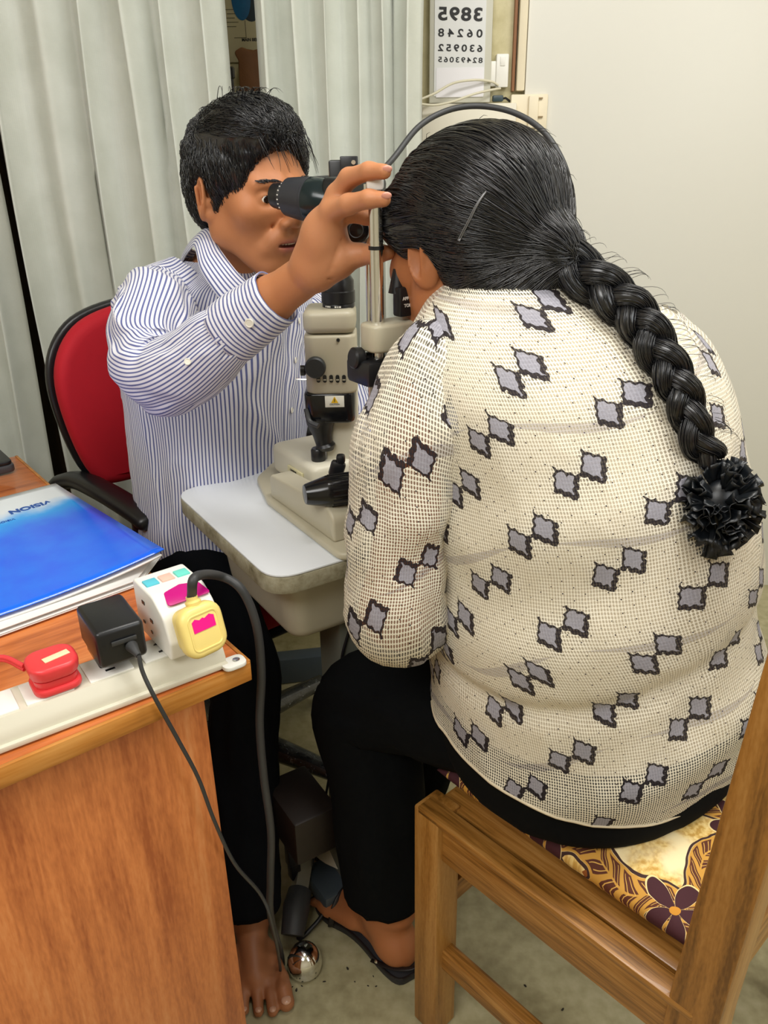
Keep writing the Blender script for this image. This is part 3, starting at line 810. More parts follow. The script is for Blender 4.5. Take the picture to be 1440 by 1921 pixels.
for k in range(5):
    q = on_front(597 + 12 * k, 710.5)
    mb = MB(); mb.prism(rrect(.0058, .0118, .0028), 0, .0006, frame((q.x, yf - .0002, q.z), (1, 0, 0), y=(0, 0, 1))); sl = mb.build('filter_slot', M_black, t)
    mb = MB(); mb.box((q.x, yf - .0012, q.z - .0015), (.0042, .0008, .0014)); mb.build('filter_mark', M_lamp_beige, sl)
# black illumination tower
cz = YZ(634, 577); mb = MB()
c0 = Vector((cz.x, Yp + .014, 0))
def zz(py): return PY(634, py, Yp + .0).z
mb.lathe([(.021, zz(580)), (.0240, zz(578)), (.0240, zz(571)), (.0235, zz(570)), (.0250, zz(569)), (.0250, zz(548)), (.0238, zz(546)), (.0238, zz(528)), (.019, zz(518)), (.016, zz(505)), (.016, zz(440))], 40, Matrix.Translation(c0)); tw = mb.build('lamp_tower', M_black, t)
mb = MB()
for k, px in enumerate((610, 615, 619, 630, 634, 638)):
    a_ = -math.pi / 2 + (px - 634) / 30.
    mb.box((0, 0, 0), (.0016 + .0012 * (k % 2), .0005, .0022), Matrix.Translation((c0.x + .0243 * math.cos(a_), c0.y + .0243 * math.sin(a_), zz(574))) @ Matrix.Rotation(a_ + math.pi / 2, 4, 'Z'))
mb.build('scale_marks', M_white, tw)
mb = MB(); mb.box((c0.x + .006, c0.y + .02, (zz(440) + zz(300)) / 2), (.026, .03, zz(300) - zz(440)), bev=.003)
mb.build('prism_arm', M_black, t)
qa = PY(637, 293, Yp); qb = PY(672, 345, Yp)
mb = MB(); mb.box(((qa.x + qb.x) / 2, Yp + .012, (qa.z + qb.z) / 2), (qb.x - qa.x, .022, qa.z - qb.z), bev=.0015); mb.build('prism_head', M_black, t)
mb = MB(); mb.lathe([(.003, 0), (.003, .002)], 12, zframe((qb.x - .006, Yp + .0005, qa.z - .008), (0, -1, 0))); mb.build('prism_screw', M_chrome, t)
# microscope body and eyepieces
ax_o = PY(560, 377, 1.20); e_dir = Vector((.86, -.50, -.09)).normalized()
e0 = PY(514, 366, 1.215)
def eyepiece(off, nm):
    o_ = e0 + off
    mb = MB(); mb.lathe([(.008, 0), (.0165, .001), (.0175, .004), (.0175, .008), (.0185, .010), (.0185, .017)], 36, zframe(o_, e_dir)); ey = mb.build('eyepiece', M_black, t)
    mb = MB(); mb.lathe([(.0188, .0172), (.0192, .0180), (.0192, .021), (.0205, .0225)], 36, zframe(o_, e_dir)); mb.build('diopter_ring', M_rubber, ey)
    mb = MB()
    for k in range(20):
        a_ = 2 * math.pi * k / 20; Mz = zframe(o_, e_dir)
        mb.box((.0193 * math.cos(a_), .0193 * math.sin(a_), .0195), (.0008, .0016, .0022), Mz)
    mb.build('ring_marks', M_white, ey)
    mb = MB(); mb.lathe([(.0205, .0228), (.0255, .026), (.0285, .048), (.0290, .060), (.0300, .0610), (.0300, .064)], 40, zframe(o_, e_dir)); mb.build('eyepiece_tube', plain('tube_charcoal' + nm, srgb(42, 44, 50), .42, var=.05), ey)
    mb = MB(); mb.lathe([(.0300, .0642), (.0305, .066), (.0295, .085), (.024, .10), (.02, .12)], 40, zframe(o_, e_dir)); mb.build('tube_cap', plain('tube_teal' + nm, srgb(14, 30, 34), .2, var=.05), ey)
eyepiece(Vector((0, 0, 0)), '')
side = e_dir.cross(Vector((0, 0, 1))).normalized()
eyepiece(-side * .062 if side.x < 0 else side * .062, '_b')
bb = e0 + e_dir * .098 + (side if side.x > 0 else -side) * .031
Mb_ = frame(bb, e_dir, z=(0, 0, 1))
mb = MB(); mb.box((.016, 0, .004), (.045, .105, .058), Mb_, bev=.008, seg=3); mb.build('microscope_body', M_black, t)
mb = MB(); mb.box((.03, 0, -.045), (.03, .03, .04), Mb_, bev=.003); mb.tube([Mb_ @ Vector((.03, 0, -.055)), (c0.x, c0.y, (Mb_ @ Vector((.03, 0, -.055))).z - .01)], .012, 12); mb.build('microscope_arm', M_black, t)
q = PY(668, 432, 1.045); mb = MB(); kd = (Vector((.0, 0, 1.25)) - q).normalized()
kd = Vector((-.1, -1, .1)).normalized()
mb.lathe([(.009, -.02), (.0165, -.018), (.0165, -.004), (.0155, 0), (.0105, .002)], 34, zframe(q, kd)); kk = mb.build('magnification_knob', M_blackgloss, t)
mb = MB(); mb.tube([zframe(q, kd) @ Vector((.0088 * math.cos(k * math.pi / 12), .0088 * math.sin(k * math.pi / 12), .0022)) for k in range(25)], .0008, 6, caps=False); mb.build('knob_ring', M_rubber, kk)

# chin rest frame
def post(px, Y, ytop, zbot, r, name='chinrest_post'):
    q = PY(px, 500, Y)
    zt_ = PY(px, ytop, Y).z
    mb = MB(); mb.tube([(q.x, Y, zbot), (q.x, Y, zt_)], r, 22); return mb.build(name, M_chrome, t), q.x, zt_
po, xp, zt_ = post(706, .935, 345, .80, .0078)
mb = MB(); mb.tube([(xp, .935, PY(706, 463, .935).z - .003), (xp, .935, PY(706, 463, .935).z + .001)], .0088, 22); mb.build('post_ring', M_black, po)
mb = MB(); mb.box((xp, .935, zt_ + .003), (.019, .02, .019), bev=.0035); mb.build('post_cap', M_white, po)
mb = MB(); mb.tube([(xp, .935, PY(706, 455, .935).z), (xp, .935, PY(706, 455, .935).z + .002)], .0082, 22); mb.build('post_collar', M_chrome, po)
po2, xp2, zt2 = post(692, 1.06, 345, .80, .0050)
# head band bar between posts, low bracket and lock screws
zc = PY(700, 628, .935).z
o1 = Vector((xp, .935, zc))
dv = Vector((.80, .55, 0)).normalized()
mb = MB(); prof = round_poly([(-.018, -.020), (.020, -.022), (.13, -.012), (.13, .022), (.02, .020), (-.018, .018)], [.016, .016, .01, .01, .012, .016], 6)
mb.prism(prof, -.018, .014, frame(o1, dv, z=(0, 0, 1)), bev=.004, seg=3); br_ = mb.build('chinrest_bracket', M_lamp_beige, t)
q = o1 + Vector((-.024, -.004, -.026))
mb = MB(); mb.lathe([(.0105, -.006), (.0125, -.004), (.0125, .006), (.010, .008)], 24, zframe(q, (-.8, -.5, .1))); mb.tube([q, o1 + Vector((-.002, .012, -.028))], .006, 12); mb.build('height_knob', M_black, t)
mb = MB(); mb.box((.028, .006, -.042), (.11, .05, .030), frame(o1, dv, z=(0, 0, 1)), bev=.006); mb.build('chinrest_slider', M_black, t)
mb = MB(); mb.box((.052, -.008, .036), (.062, .016, .034), frame(o1, dv, z=(0, 0, 1)), bev=.003)
mb.tube([o1 + dv * .03 + Vector((0, 0, .045)), o1 + dv * .03 + Vector((0, 0, .072))], [.012, .006], 14); tb_ = mb.build('tonometer_mount', M_black, t)
Mtx = frame(o1, dv, z=(0, 0, 1)) @ Matrix(((1, 0, 0, .042), (0, 0, -1, -.0163), (0, 1, 0, .040), (0, 0, 0, 1)))
text_mesh('APPLANATION', .0052, M_white, tb_, Mtx, bold=.0001)
text_mesh('TONOMETER', .0052, M_white, tb_, Mtx @ Matrix.Translation((0, -.008, 0)), bold=.0001)
mb = MB(); mb.tube([(xp, .935, PY(706, 690, .935).z), (xp, .935, .765)], .011, 20); mb.build('post_socket', M_lamp_beige, t)

# power lead of the lamp arching over the woman's head
Yc_ = 1.22
pts = [PY(690, 345, 1.2), PY(735, 300, 1.25), PY(785, 238, 1.28), PY(840, 207, 1.3), PY(900, 199, 1.3), PY(965, 212, 1.28), PY(1020, 248, 1.25), PY(1058, 310, 1.22), PY(1073, 380, 1.2), PY(1074, 440, 1.18), PY(1060, 540, 1.15), PY(1000, 700, 1.15), PY(900, 900, 1.15)]
o = MB().tube(catmull(pts, 10), .0042, 14).build('lamp_cable', M_rubber, t, sharp=60)

# ================================================================== red swivel chair
M_redcloth = plain('red_fabric', srgb(176, 2, 28), .8, var=.06, scale=60, bump=.12)
dd = Vector((.63, -.777, 0)).normalized(); ss = Vector((-.777, -.63, 0)).normalized()     # faces dd, ss = towards its right arm
cb = Vector((-.445, 1.575, 0))
t = thing('office_chair', 'red and black swivel armchair the man sits on', 'chair', (-.36, 1.44, 0))
Mc = Matrix.Translation(cb) @ Matrix((ss, dd, Vector((0, 0, 1)))).transposed().to_4x4()   # x to right arm, y forward
zt_ = 1.022; zb_ = .68; hh = (zt_ - zb_) / 2; zc = (zt_ + zb_) / 2
def backpanel(scale, y0, th, mat, name, bev):
    cps = [(-.14, -hh), (.11, -hh), (.172, -hh * .80), (.206, -.02), (.206, hh * .45), (.155, hh * .84), (.06, hh), (-.06, hh), (-.155, hh * .84), (-.206, hh * .45), (-.206, -.02), (-.18, -hh * .80)]
    cl_ = [Vector((a * scale, b * scale, 0)) for a, b in cps]; nP = len(cl_); prof = []
    for i_ in range(nP):
        p0_, p1_c, p2_, p3_ = cl_[i_ - 1], cl_[i_], cl_[(i_ + 1) % nP], cl_[(i_ + 2) % nP]
        for k_ in range(6):
            q_ = k_ / 6; v_ = .5 * ((2 * p1_c) + (p2_ - p0_) * q_ + (2 * p0_ - 5 * p1_c + 4 * p2_ - p3_) * q_ ** 2 + (3 * p1_c - p0_ - 3 * p2_ + p3_) * q_ ** 3); prof.append((v_.x, v_.y))
    mb = MB(); mb.prism(prof, 0, th, Mc @ Matrix.Translation((0, y0, zc)) @ Matrix(((1, 0, 0, 0), (0, 0, 1, 0), (0, 1, 0, 0), (0, 0, 0, 1))), bev=bev, seg=4)
    for v in mb.v:
        l = (v - cb).dot(ss); v += dd * (l * l * .9)
    return mb.build(name, mat, t, sharp=50)
backpanel(1.0, -.035, .05, M_redcloth, 'backrest', .022)
backpanel(1.03, -.055, .022, M_black, 'back_shell', .009)
Ms = Matrix.Translation((-.36, 1.44, 0)) @ Matrix((ss, dd, Vector((0, 0, 1)))).transposed().to_4x4()
mb = MB(); mb.prism(rrect(.46, .44, .09, n=7), .455, .52, Ms, bev=.025, seg=4); mb.build('seat', M_redcloth, t)
mb = MB(); mb.prism(rrect(.44, .42, .09, n=7), .435, .456, Ms, bev=.006); mb.build('seat_shell', M_black, t)
mb = MB(); mb.tube([Ms @ Vector((0, -.18, .44)), Ms @ Vector((0, -.27, .46)), Ms @ Vector((0, -.275, .60)), Mc @ Vector((0, -.055, .86))], .018, 10, flat=.6); mb.build('back_bar', M_black, t)
def arm(sx, nm):
    mb = MB()
    A_ = PZ(110, 905, .685) if sx > 0 else None
    p = [Vector((-.655, 1.485, .682)), Vector((-.60, 1.46, .70)), Vector((-.53, 1.40, .70)), Vector((-.45, 1.33, .688)), Vector((-.415, 1.30, .676))]
    if sx < 0: p = [q_ - ss * .50 for q_ in p]
    mb.tube(catmull(p, 6), [.020] + [.026] * 23 + [.020], 14, flat=.62); mb.build('armrest', M_black, t, sharp=70)
    mb = MB(); mb.tube(catmull([p[0] + Vector((0, 0, -.004)), p[0] + Vector((.0, -.03, -.05)), (p[0] + p[3]) / 2 + Vector((.02, .02, -.16)), Ms @ Vector((.21 * sx, .0, .445))], 6), .014, 10); mb.build('arm_bracket', M_black, t, sharp=70)
    mb = MB(); mb.tube(catmull([p[3] + Vector((0, 0, -.012)), p[3] + Vector((-.01, .02, -.07)), Ms @ Vector((.21 * sx, .10, .445))], 6), .012, 10); mb.build('arm_bracket', M_black, t, sharp=70)
arm(1, ''); arm(-1, '')
mb = MB(); mb.lathe([(.028, .075), (.028, .24), (.018, .241), (.018, .435)], 20, Matrix.Translation((-.36, 1.44, 0))); mb.build('gas_column', M_black, t)
m = Mat('film_wrapped_black', srgb(26, 28, 32), .22)
nf = m.noise(46, detail=5, dist=2.5, rough=.6)
m.setcol(m.mix(nf.step(.60, .72), srgb(24, 27, 32), srgb(150, 155, 160))); m.bump(nf, .6, .006); m.b.inputs['Coat Weight'].default_value = .8; M_film = m.m
for k in range(5):
    a_ = math.radians(-25 + 72 * k); e_ = Vector((-.36 + .29 * math.cos(a_), 1.44 + .29 * math.sin(a_), .075))
    mb = MB(); mb.tube([(-.36, 1.44, .105), (Vector((-.36, 1.44, .105)) + e_) / 2, e_], [.03, .028, .020], 12, flat=.8); lg = mb.build('base_leg', M_film, t, sharp=60)
    mb = MB(); mb.lathe([(.016, -.012), (.024, -.010), (.026, 0), (.024, .010), (.016, .012)], 18, zframe((e_.x, e_.y, .026), (math.sin(a_ * 2), math.cos(a_), 0))); mb.build('caster', M_black, lg)
# long low bar behind the chair
qa = PZ(505, 1235, .06); qb = PZ(600, 1225, .06)
dq = (qb - qa).normalized()
mb = MB(); mb.box((0, 0, .04), (.62, .045, .075), frame((qa.x + .12, qa.y, .0), dq, z=(0, 0, 1)), bev=.004)
mb.build('low_rail', M_bluegrey, None, label='blue-grey low metal rail on the floor behind the table column', category='rail')

# ================================================================== wooden chair of the woman
WA = Vector((.036, .847, 0)); WB = Vector((.316, .540, 0))
wb = (WA - WB).normalized(); wa = Vector((wb.y, -wb.x, 0))          # wb forwards, wa to her right
W_chair = wood('chair_wood', srgb(104, 66, 20), srgb(158, 108, 46), srgb(186, 138, 74), axis=2, scale=1.3, rough=.42, coat=.15)
m = Mat('chair_wood_rail', (.5, .3, .1), .42)
def rail_wood(name, ang):
    m = Mat(name, (.5, .3, .1), .42)
    v1 = aniso(m, 60, .08, 1, ang) * .55 + aniso(m, 260, .05, 1, ang) * .45
    m.setcol(m.ramp(v1, [(.38, srgb(106, 68, 20)), (.53, srgb(160, 110, 48)), (.68, srgb(188, 140, 76))])); m.bump(v1, .15, .001)
    m.b.inputs['Coat Weight'].default_value = .15; return m.m
W_rail = rail_wood('chair_wood_rail', math.atan2(wb.y, wb.x)); W_cross = rail_wood('chair_wood_cross', math.atan2(wa.y, wa.x))
MC = Matrix.Translation(WB) @ Matrix((wa, wb, Vector((0, 0, 1)))).transposed().to_4x4()      # x right, y forward; origin back-left post
D_ = (WA - WB).length; Wd = .44
t = thing('wooden_chair', 'brown wooden chair with a floral cushion under the seated woman', 'chair', WB + wa * .22 + wb * .2)
for (x_, y_) in ((0, D_), (Wd, D_)):
    mb = MB(); mb.box((x_ + .022, y_ - .022, .225), (.046, .046, .447), MC, bev=.003); mb.build('leg', W_chair, t)
for x_ in (0, Wd):
    # rear post: straight to seat, leaning back above
    mb = MB()
    pr = [(-.006, 0), (.050, 0), (.046, .45), (.012, 1.06), (-.030, 1.06), (-.008, .45)]
    mb.prism(pr, 0, .046, MC @ Matrix.Translation((x_, -.012, 0)) @ Matrix(((0, 0, 1, 0), (1, 0, 0, 0), (0, 1, 0, 0), (0, 0, 0, 1))), bev=.003); mb.build('rear_post', W_chair, t)
mb = MB(); mb.box((.020, D_ / 2, .405), (.022, D_ - .07, .072), MC, bev=.003); mb.box((.014, D_ / 2 , .444), (.030, D_ - .01, .012), MC, bev=.003); mb.build('side_rail', W_rail, t)
mb = MB(); mb.box((Wd + .024, D_ / 2, .405), (.022, D_ - .07, .072), MC, bev=.003); mb.build('side_rail', W_rail, t)
mb = MB(); mb.box((Wd / 2 + .022, D_ - .02, .405), (Wd - .04, .022, .072), MC, bev=.003); mb.build('front_rail', W_cross, t)
mb = MB(); mb.box((Wd / 2 + .022, .02, .405), (Wd - .04, .022, .072), MC, bev=.003); mb.build('rear_rail', W_cross, t)
mb = MB(); mb.box((.024, D_ / 2, .165), (.022, D_ - .06, .040), MC, bev=.003); mb.build('stretcher', W_rail, t)
mb = MB(); mb.box((Wd + .024, D_ / 2, .165), (.022, D_ - .06, .040), MC, bev=.003); mb.build('stretcher', W_rail, t)
mb = MB(); mb.box((Wd / 2 + .022, D_ - .022, .265), (Wd - .04, .022, .040), MC, bev=.003); mb.build('stretcher', W_cross, t)
for zz_ in (.80, .97):
    mb = MB(); mb.box((Wd / 2 + .022, -.035, zz_), (Wd - .04, .022, .07 if zz_ > .9 else .05), MC, bev=.003); mb.build('back_slat', W_cross, t)
mb = MB(); mb.box((Wd / 2 + .022, D_ / 2, .436), (Wd - .03, D_ - .03, .016), MC, bev=.002); mb.build('seat_board', W_rail, t)

# cushion fabric: yellow with brown flowers and leafy vines
m = Mat('floral_fabric', (.7, .55, .25), .8)
x, y, z = m.xyz('UV')
def petals(x, y, cell, ox, oy, npet, R, rot=0.):
    xx = (x / cell + ox).fract() - .5; yy = (y / cell + oy).fract() - .5
    xx = xx * cell; yy = yy * cell
    r = (xx * xx + yy * yy).sqrt(); th = yy.atan2(xx) + rot
    ca = (th * (npet / 2.)).cos().abs()
    return r, ca, (ca._m('POWER', .75) * R - r)
wx = x + (m.noise(18, 'UV', detail=2) - .5) * .02; wy = y + (m.noise(19, 'UV', detail=2, dist=.3) - .5) * .02
base = m.ramp(m.noise(160, 'UV', detail=3), [(.40, srgb(206, 160, 76)), (.52, srgb(232, 196, 116)), (.68, srgb(244, 216, 146))])
big = m.mix(m.noise(14, 'UV').step(.45, .62), base, srgb(246, 226, 176))
# vines along a wavy lattice
CL = .165
def band(u_, v_, ph):
    c_ = ((u_ + (v_ * 52 + ph).sin() * .010) / CL).fract() - .5
    return c_.abs() * CL
v1 = band(wx, wy, .4); v2 = band(wy, wx, 2.0)
vd = v1.min(v2)
sel = v1.lt(v2); along = sel * wy + (sel * -1 + 1) * wx
lf = (along * 300 - vd * 330).sin()
leaf = vd.lt(.0150) * lf.gt(-.45) * vd.gt(.0010)
vein = vd.lt(.0130) * (lf - .55).abs().lt(.14)
col = m.mix(vd.lt(.0175), big, srgb(206, 152, 62))
col = m.mix(leaf, col, srgb(92, 44, 24))
col = m.mix(vein, col, srgb(222, 172, 84))
lace = (vd - .0195).abs().lt(.0016)
col = m.mix(lace, col, srgb(60, 34, 30))
r, ca, pt = petals(wx, wy, CL, 0., 0., 5, .042)
inflow = pt.gt(0) * r.lt(.043)
col = m.mix(pt.gt(-.0022) * r.lt(.046), col, srgb(240, 214, 150))
col = m.mix(inflow, col, srgb(64, 22, 30))
col = m.mix(r.lt(.0055), col, srgb(206, 140, 40))
r2, ca2, pt2 = petals(wx, wy, CL, .22, .27, 4, .030, .8)
ol = pt2.abs().lt(.0012) * r.gt(.046) * vd.gt(.02)
col = m.mix(ol, col, srgb(150, 84, 30))
m.setcol(col); m.bump(m.noise(300, 'UV'), .2, .001)
M_floral = m.m
W0, W1, L0, L1 = .047, Wd - .001, .012, D_ + .004
def cush(s, tt_):
    # full closed pillow: s around, tt_ unused
    pass
mb = MB(); nC = 30; V = []; U = []; Fc = []
for side_ in (1, -1):
    for j in range(nC + 1):
        for i in range(nC + 1):
            a_ = i / nC * 2 - 1; b_ = j / nC * 2 - 1
            sa = math.sin(a_ * math.pi / 2) ; sb = math.sin(b_ * math.pi / 2)
            x_ = (W0 + W1) / 2 + sa * (W1 - W0) / 2; y_ = (L0 + L1) / 2 + sb * (L1 - L0) / 2
            hh_ = (max(0, 1 - abs(sa) ** 5) ** .5) * (max(0, 1 - abs(sb) ** 5) ** .5)
            zz_ = .478 + side_ * .032 * hh_ + .0025 * math.sin(9 * a_ + 3) * math.sin(8 * b_) * hh_
            V.append(MC @ Vector((x_, y_, zz_))); U.append((x_ + .02, y_ + .015))
    o_ = 0 if side_ == 1 else (nC + 1) ** 2
    for j in range(nC):
        for i in range(nC):
            a_ = o_ + j * (nC + 1) + i; Fc.append((a_, a_ + 1, a_ + nC + 2, a_ + nC + 1))
mb.add(V, Fc, None, U)
o = mb.build('seat_cushion', M_floral, None, sharp=180, weld=True, label='yellow cushion with dark brown flowers on the wooden chair', category='cushion')

# ================================================================== implicit body modelling
def mkaxis(lo, hi, coarse, fines):
    out = [lo]
    while out[-1] < hi:
        x = out[-1]; st = coarse
        for (a, b, f) in fines:
            if a <= x <= b: st = min(st, f)
            elif x < a: st = min(st, max(f, (a - x) * .25 + f))
            else: st = min(st, max(f, (x - b) * .25 + f))
        out.append(x + st)
    return np.array(out, dtype=np.float32)


class Body:
    def __init__(s): s.p = []
    def _push(s, fn, lo, hi, k, op): s.p.append((fn, np.array(lo, float), np.array(hi, float), k, op)); return s
    def ell(s, c, r, R=None, k=.01, op='u'):
        c = np.array(c, float); r = np.array(r, float); R = np.eye(3) if R is None else np.array(R)
        def fn(X, Y, Z):
            q = [(X - c[0]) * R[0][i] + (Y - c[1]) * R[1][i] + (Z - c[2]) * R[2][i] for i in range(3)]
            k0 = np.sqrt(sum((q[i] / r[i]) ** 2 for i in range(3))); k1 = np.sqrt(sum((q[i] / r[i] ** 2) ** 2 for i in range(3))) + 1e-9
            return k0 * (k0 - 1) / k1
        m = r.max(); return s._push(fn, c - m, c + m, k, op)
    def cap(s, a, b, ra, rb=None, k=.01, op='u'):
        a = np.array(a, float); b = np.array(b, float); rb = ra if rb is None else rb
        d = b - a; dd_ = float(d @ d) + 1e-12
        def fn(X, Y, Z):
            t = np.clip(((X - a[0]) * d[0] + (Y - a[1]) * d[1] + (Z - a[2]) * d[2]) / dd_, 0, 1)
            return np.sqrt((X - a[0] - t * d[0]) ** 2 + (Y - a[1] - t * d[1]) ** 2 + (Z - a[2] - t * d[2]) ** 2) - (ra + (rb - ra) * t)
        m = max(ra, rb); return s._push(fn, np.minimum(a, b) - m, np.maximum(a, b) + m, k, op)
    def chain(s, pts, rs, k=.008):
        for i in range(len(pts) - 1): s.cap(pts[i], pts[i + 1], rs[i], rs[i + 1], k)
        return s
    def mesh(s, xs, ys, zs):
        D = np.full((len(xs), len(ys), len(zs)), .3, dtype=np.float32)
        for fn, lo, hi, k, op in s.p:
            pad = k + .012
            sl = []
            for ax_, l, h in ((xs, lo[0], hi[0]), (ys, lo[1], hi[1]), (zs, lo[2], hi[2])):
                i0 = max(0, np.searchsorted(ax_, l - pad) - 1); i1 = min(len(ax_), np.searchsorted(ax_, h + pad) + 1)
                sl.append((i0, i1))
            if any(a >= b for a, b in sl): continue
            (a0, a1), (b0, b1), (c0, c1) = sl
            X = xs[a0:a1][:, None, None]; Y = ys[b0:b1][None, :, None]; Z = zs[c0:c1][None, None, :]
            d = fn(X, Y, Z).astype(np.float32); sub = D[a0:a1, b0:b1, c0:c1]
            if op == 'u':
                h = np.maximum(k - np.abs(sub - d), 0) / k; D[a0:a1, b0:b1, c0:c1] = np.minimum(sub, d) - h * h * k * .25
            else:
                h = np.maximum(k - np.abs(sub + d), 0) / k; D[a0:a1, b0:b1, c0:c1] = np.maximum(sub, -d) + h * h * k * .25
        S = D < 0
        A = S[:-1, :-1, :-1]; cnt = np.zeros(A.shape, dtype=np.int8)
        for i in (0, 1):
            for j in (0, 1):
                for k_ in (0, 1):
                    cnt += S[i:S.shape[0] - 1 + i, j:S.shape[1] - 1 + j, k_:S.shape[2] - 1 + k_]
        act = (cnt > 0) & (cnt < 8)
        I, J, Kk = np.nonzero(act)
        cid = np.full(act.shape, -1, dtype=np.int32); cid[I, J, Kk] = np.arange(len(I))
        cor = [(i, j, k_) for i in (0, 1) for j in (0, 1) for k_ in (0, 1)]
        vals = {c: D[I + c[0], J + c[1], Kk + c[2]] for c in cor}
        acc = np.zeros((len(I), 3)); num = np.zeros(len(I))
        axs = (xs, ys, zs); idx = (I, J, Kk)
        for c in cor:
            for ax_ in range(3):
                if c[ax_]: continue
                c2 = list(c); c2[ax_] = 1; c2 = tuple(c2)
                va, vb = vals[c], vals[c2]; m = (va < 0) != (vb < 0)
                t = np.where(m, va / np.where(m, va - vb, 1), 0)
                for q in range(3):
                    lo_ = axs[q][idx[q] + c[q]]; hi_ = axs[q][np.minimum(idx[q] + c2[q], len(axs[q]) - 1)]
                    acc[:, q] += np.where(m, lo_ + (hi_ - lo_) * t, 0)
                num += m
        V = acc / num[:, None]
        quads = []
        for ax_ in range(3):
            sh = [slice(1, -1)] * 3; sh[ax_] = slice(0, -1); sh2 = list(sh); sh2[ax_] = slice(1, None)
            a = S[tuple(sh)]; b = S[tuple(sh2)]; m = a != b; P_ = np.argwhere(m)
            off = [1, 1, 1]; off[ax_] = 0; P_ = P_ + np.array(off)
            o1, o2 = [q for q in range(3) if q != ax_]
            def c_(d1, d2):
                Q = P_.copy(); Q[:, o1] -= d1; Q[:, o2] -= d2; return cid[Q[:, 0], Q[:, 1], Q[:, 2]]
            q = np.stack([c_(1, 1), c_(0, 1), c_(0, 0), c_(1, 0)], 1)
            ins = a[m]
            if ax_ == 1: ins = ~ins
            q = np.where(ins[:, None], q, q[:, ::-1]); quads.append(q)
        Q = np.concatenate(quads); Q = Q[(Q >= 0).all(1)]
        return V, Q


def fast_mesh(name, V, Q, mat, parent, colors=None):
    off = parent_origin(parent)
    me = bpy.data.meshes.new(name)
    V = np.asarray(V, dtype=np.float32) - np.array(off, dtype=np.float32)
    me.vertices.add(len(V)); me.vertices.foreach_set('co', V.ravel())
    me.loops.add(Q.size); me.loops.foreach_set('vertex_index', Q.astype(np.int32).ravel())
    me.polygons.add(len(Q)); me.polygons.foreach_set('loop_start', np.arange(0, Q.size, 4, dtype=np.int32))
    me.polygons.foreach_set('loop_total', np.full(len(Q), 4, dtype=np.int32))
    me.polygons.foreach_set('use_smooth', np.ones(len(Q), dtype=bool))
    me.update(calc_edges=True); me.validate()
    if colors is not None:
        at = me.attributes.new('tint', 'FLOAT_COLOR', 'POINT')
        at.data.foreach_set('color', np.asarray(colors, dtype=np.float32).ravel())
    me.materials.append(mat)
    o = bpy.data.objects.new(name, me); COL.objects.link(o); o.parent = parent
    return o


def relax(V, Q, it=2, lam=.5):
    n = len(V)
    for _ in range(it):
        s_ = np.zeros_like(V); c = np.zeros(n)
        for a, b in ((0, 1), (1, 2), (2, 3), (3, 0)):
            for x_, y_ in ((a, b), (b, a)):
                for q in range(3): s_[:, q] += np.bincount(Q[:, x_], V[Q[:, y_], q], n)
                c += np.bincount(Q[:, x_], minlength=n)
        V = V * (1 - lam) + lam * s_ / np.maximum(c, 1)[:, None]
    return V


def skin_mat(name, rgb, lip, rough=.5):
    m = Mat(name, rgb, rough)
    n = m.noise(30, detail=5); n2 = m.noise(420, detail=3)
    c = m.mix(n, tuple(x * .88 for x in rgb), tuple(min(1, x * 1.10) for x in rgb))
    a = m.nt.nodes.new('ShaderNodeAttribute'); a.attribute_name = 'tint'
    se = m.nt.nodes.new('ShaderNodeSeparateColor'); m.nt.links.new(a.outputs['Color'], se.inputs[0])
    c = m.mix(E(m.nt, se.outputs[0]), c, lip)
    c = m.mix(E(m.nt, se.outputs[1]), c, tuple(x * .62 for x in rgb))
    c = m.mix(E(m.nt, se.outputs[2]), c, (min(1, rgb[0] * 1.12), rgb[1] * 1.25, rgb[2] * 1.45))
    m.setcol(c); m.bump(n2 + n * .5, .12, .0008)
    m.b.inputs['Subsurface Weight'].default_value = .10
    m.b.inputs['Subsurface Radius'].default_value = (.010, .004, .002); m.b.inputs['Subsurface Scale'].default_value = 1
    m.b.inputs['Specular IOR Level'].default_value = .4
    return m.m


def head_frame(o, f, up=(0, 0, 1)):
    f = Vector(f).normalized(); up = Vector(up); r_ = f.cross(up).normalized(); u_ = r_.cross(f)
    return Matrix.Translation(Vector(o)) @ Matrix((r_, f, u_)).transposed().to_4x4()      # x right, y forward, z up


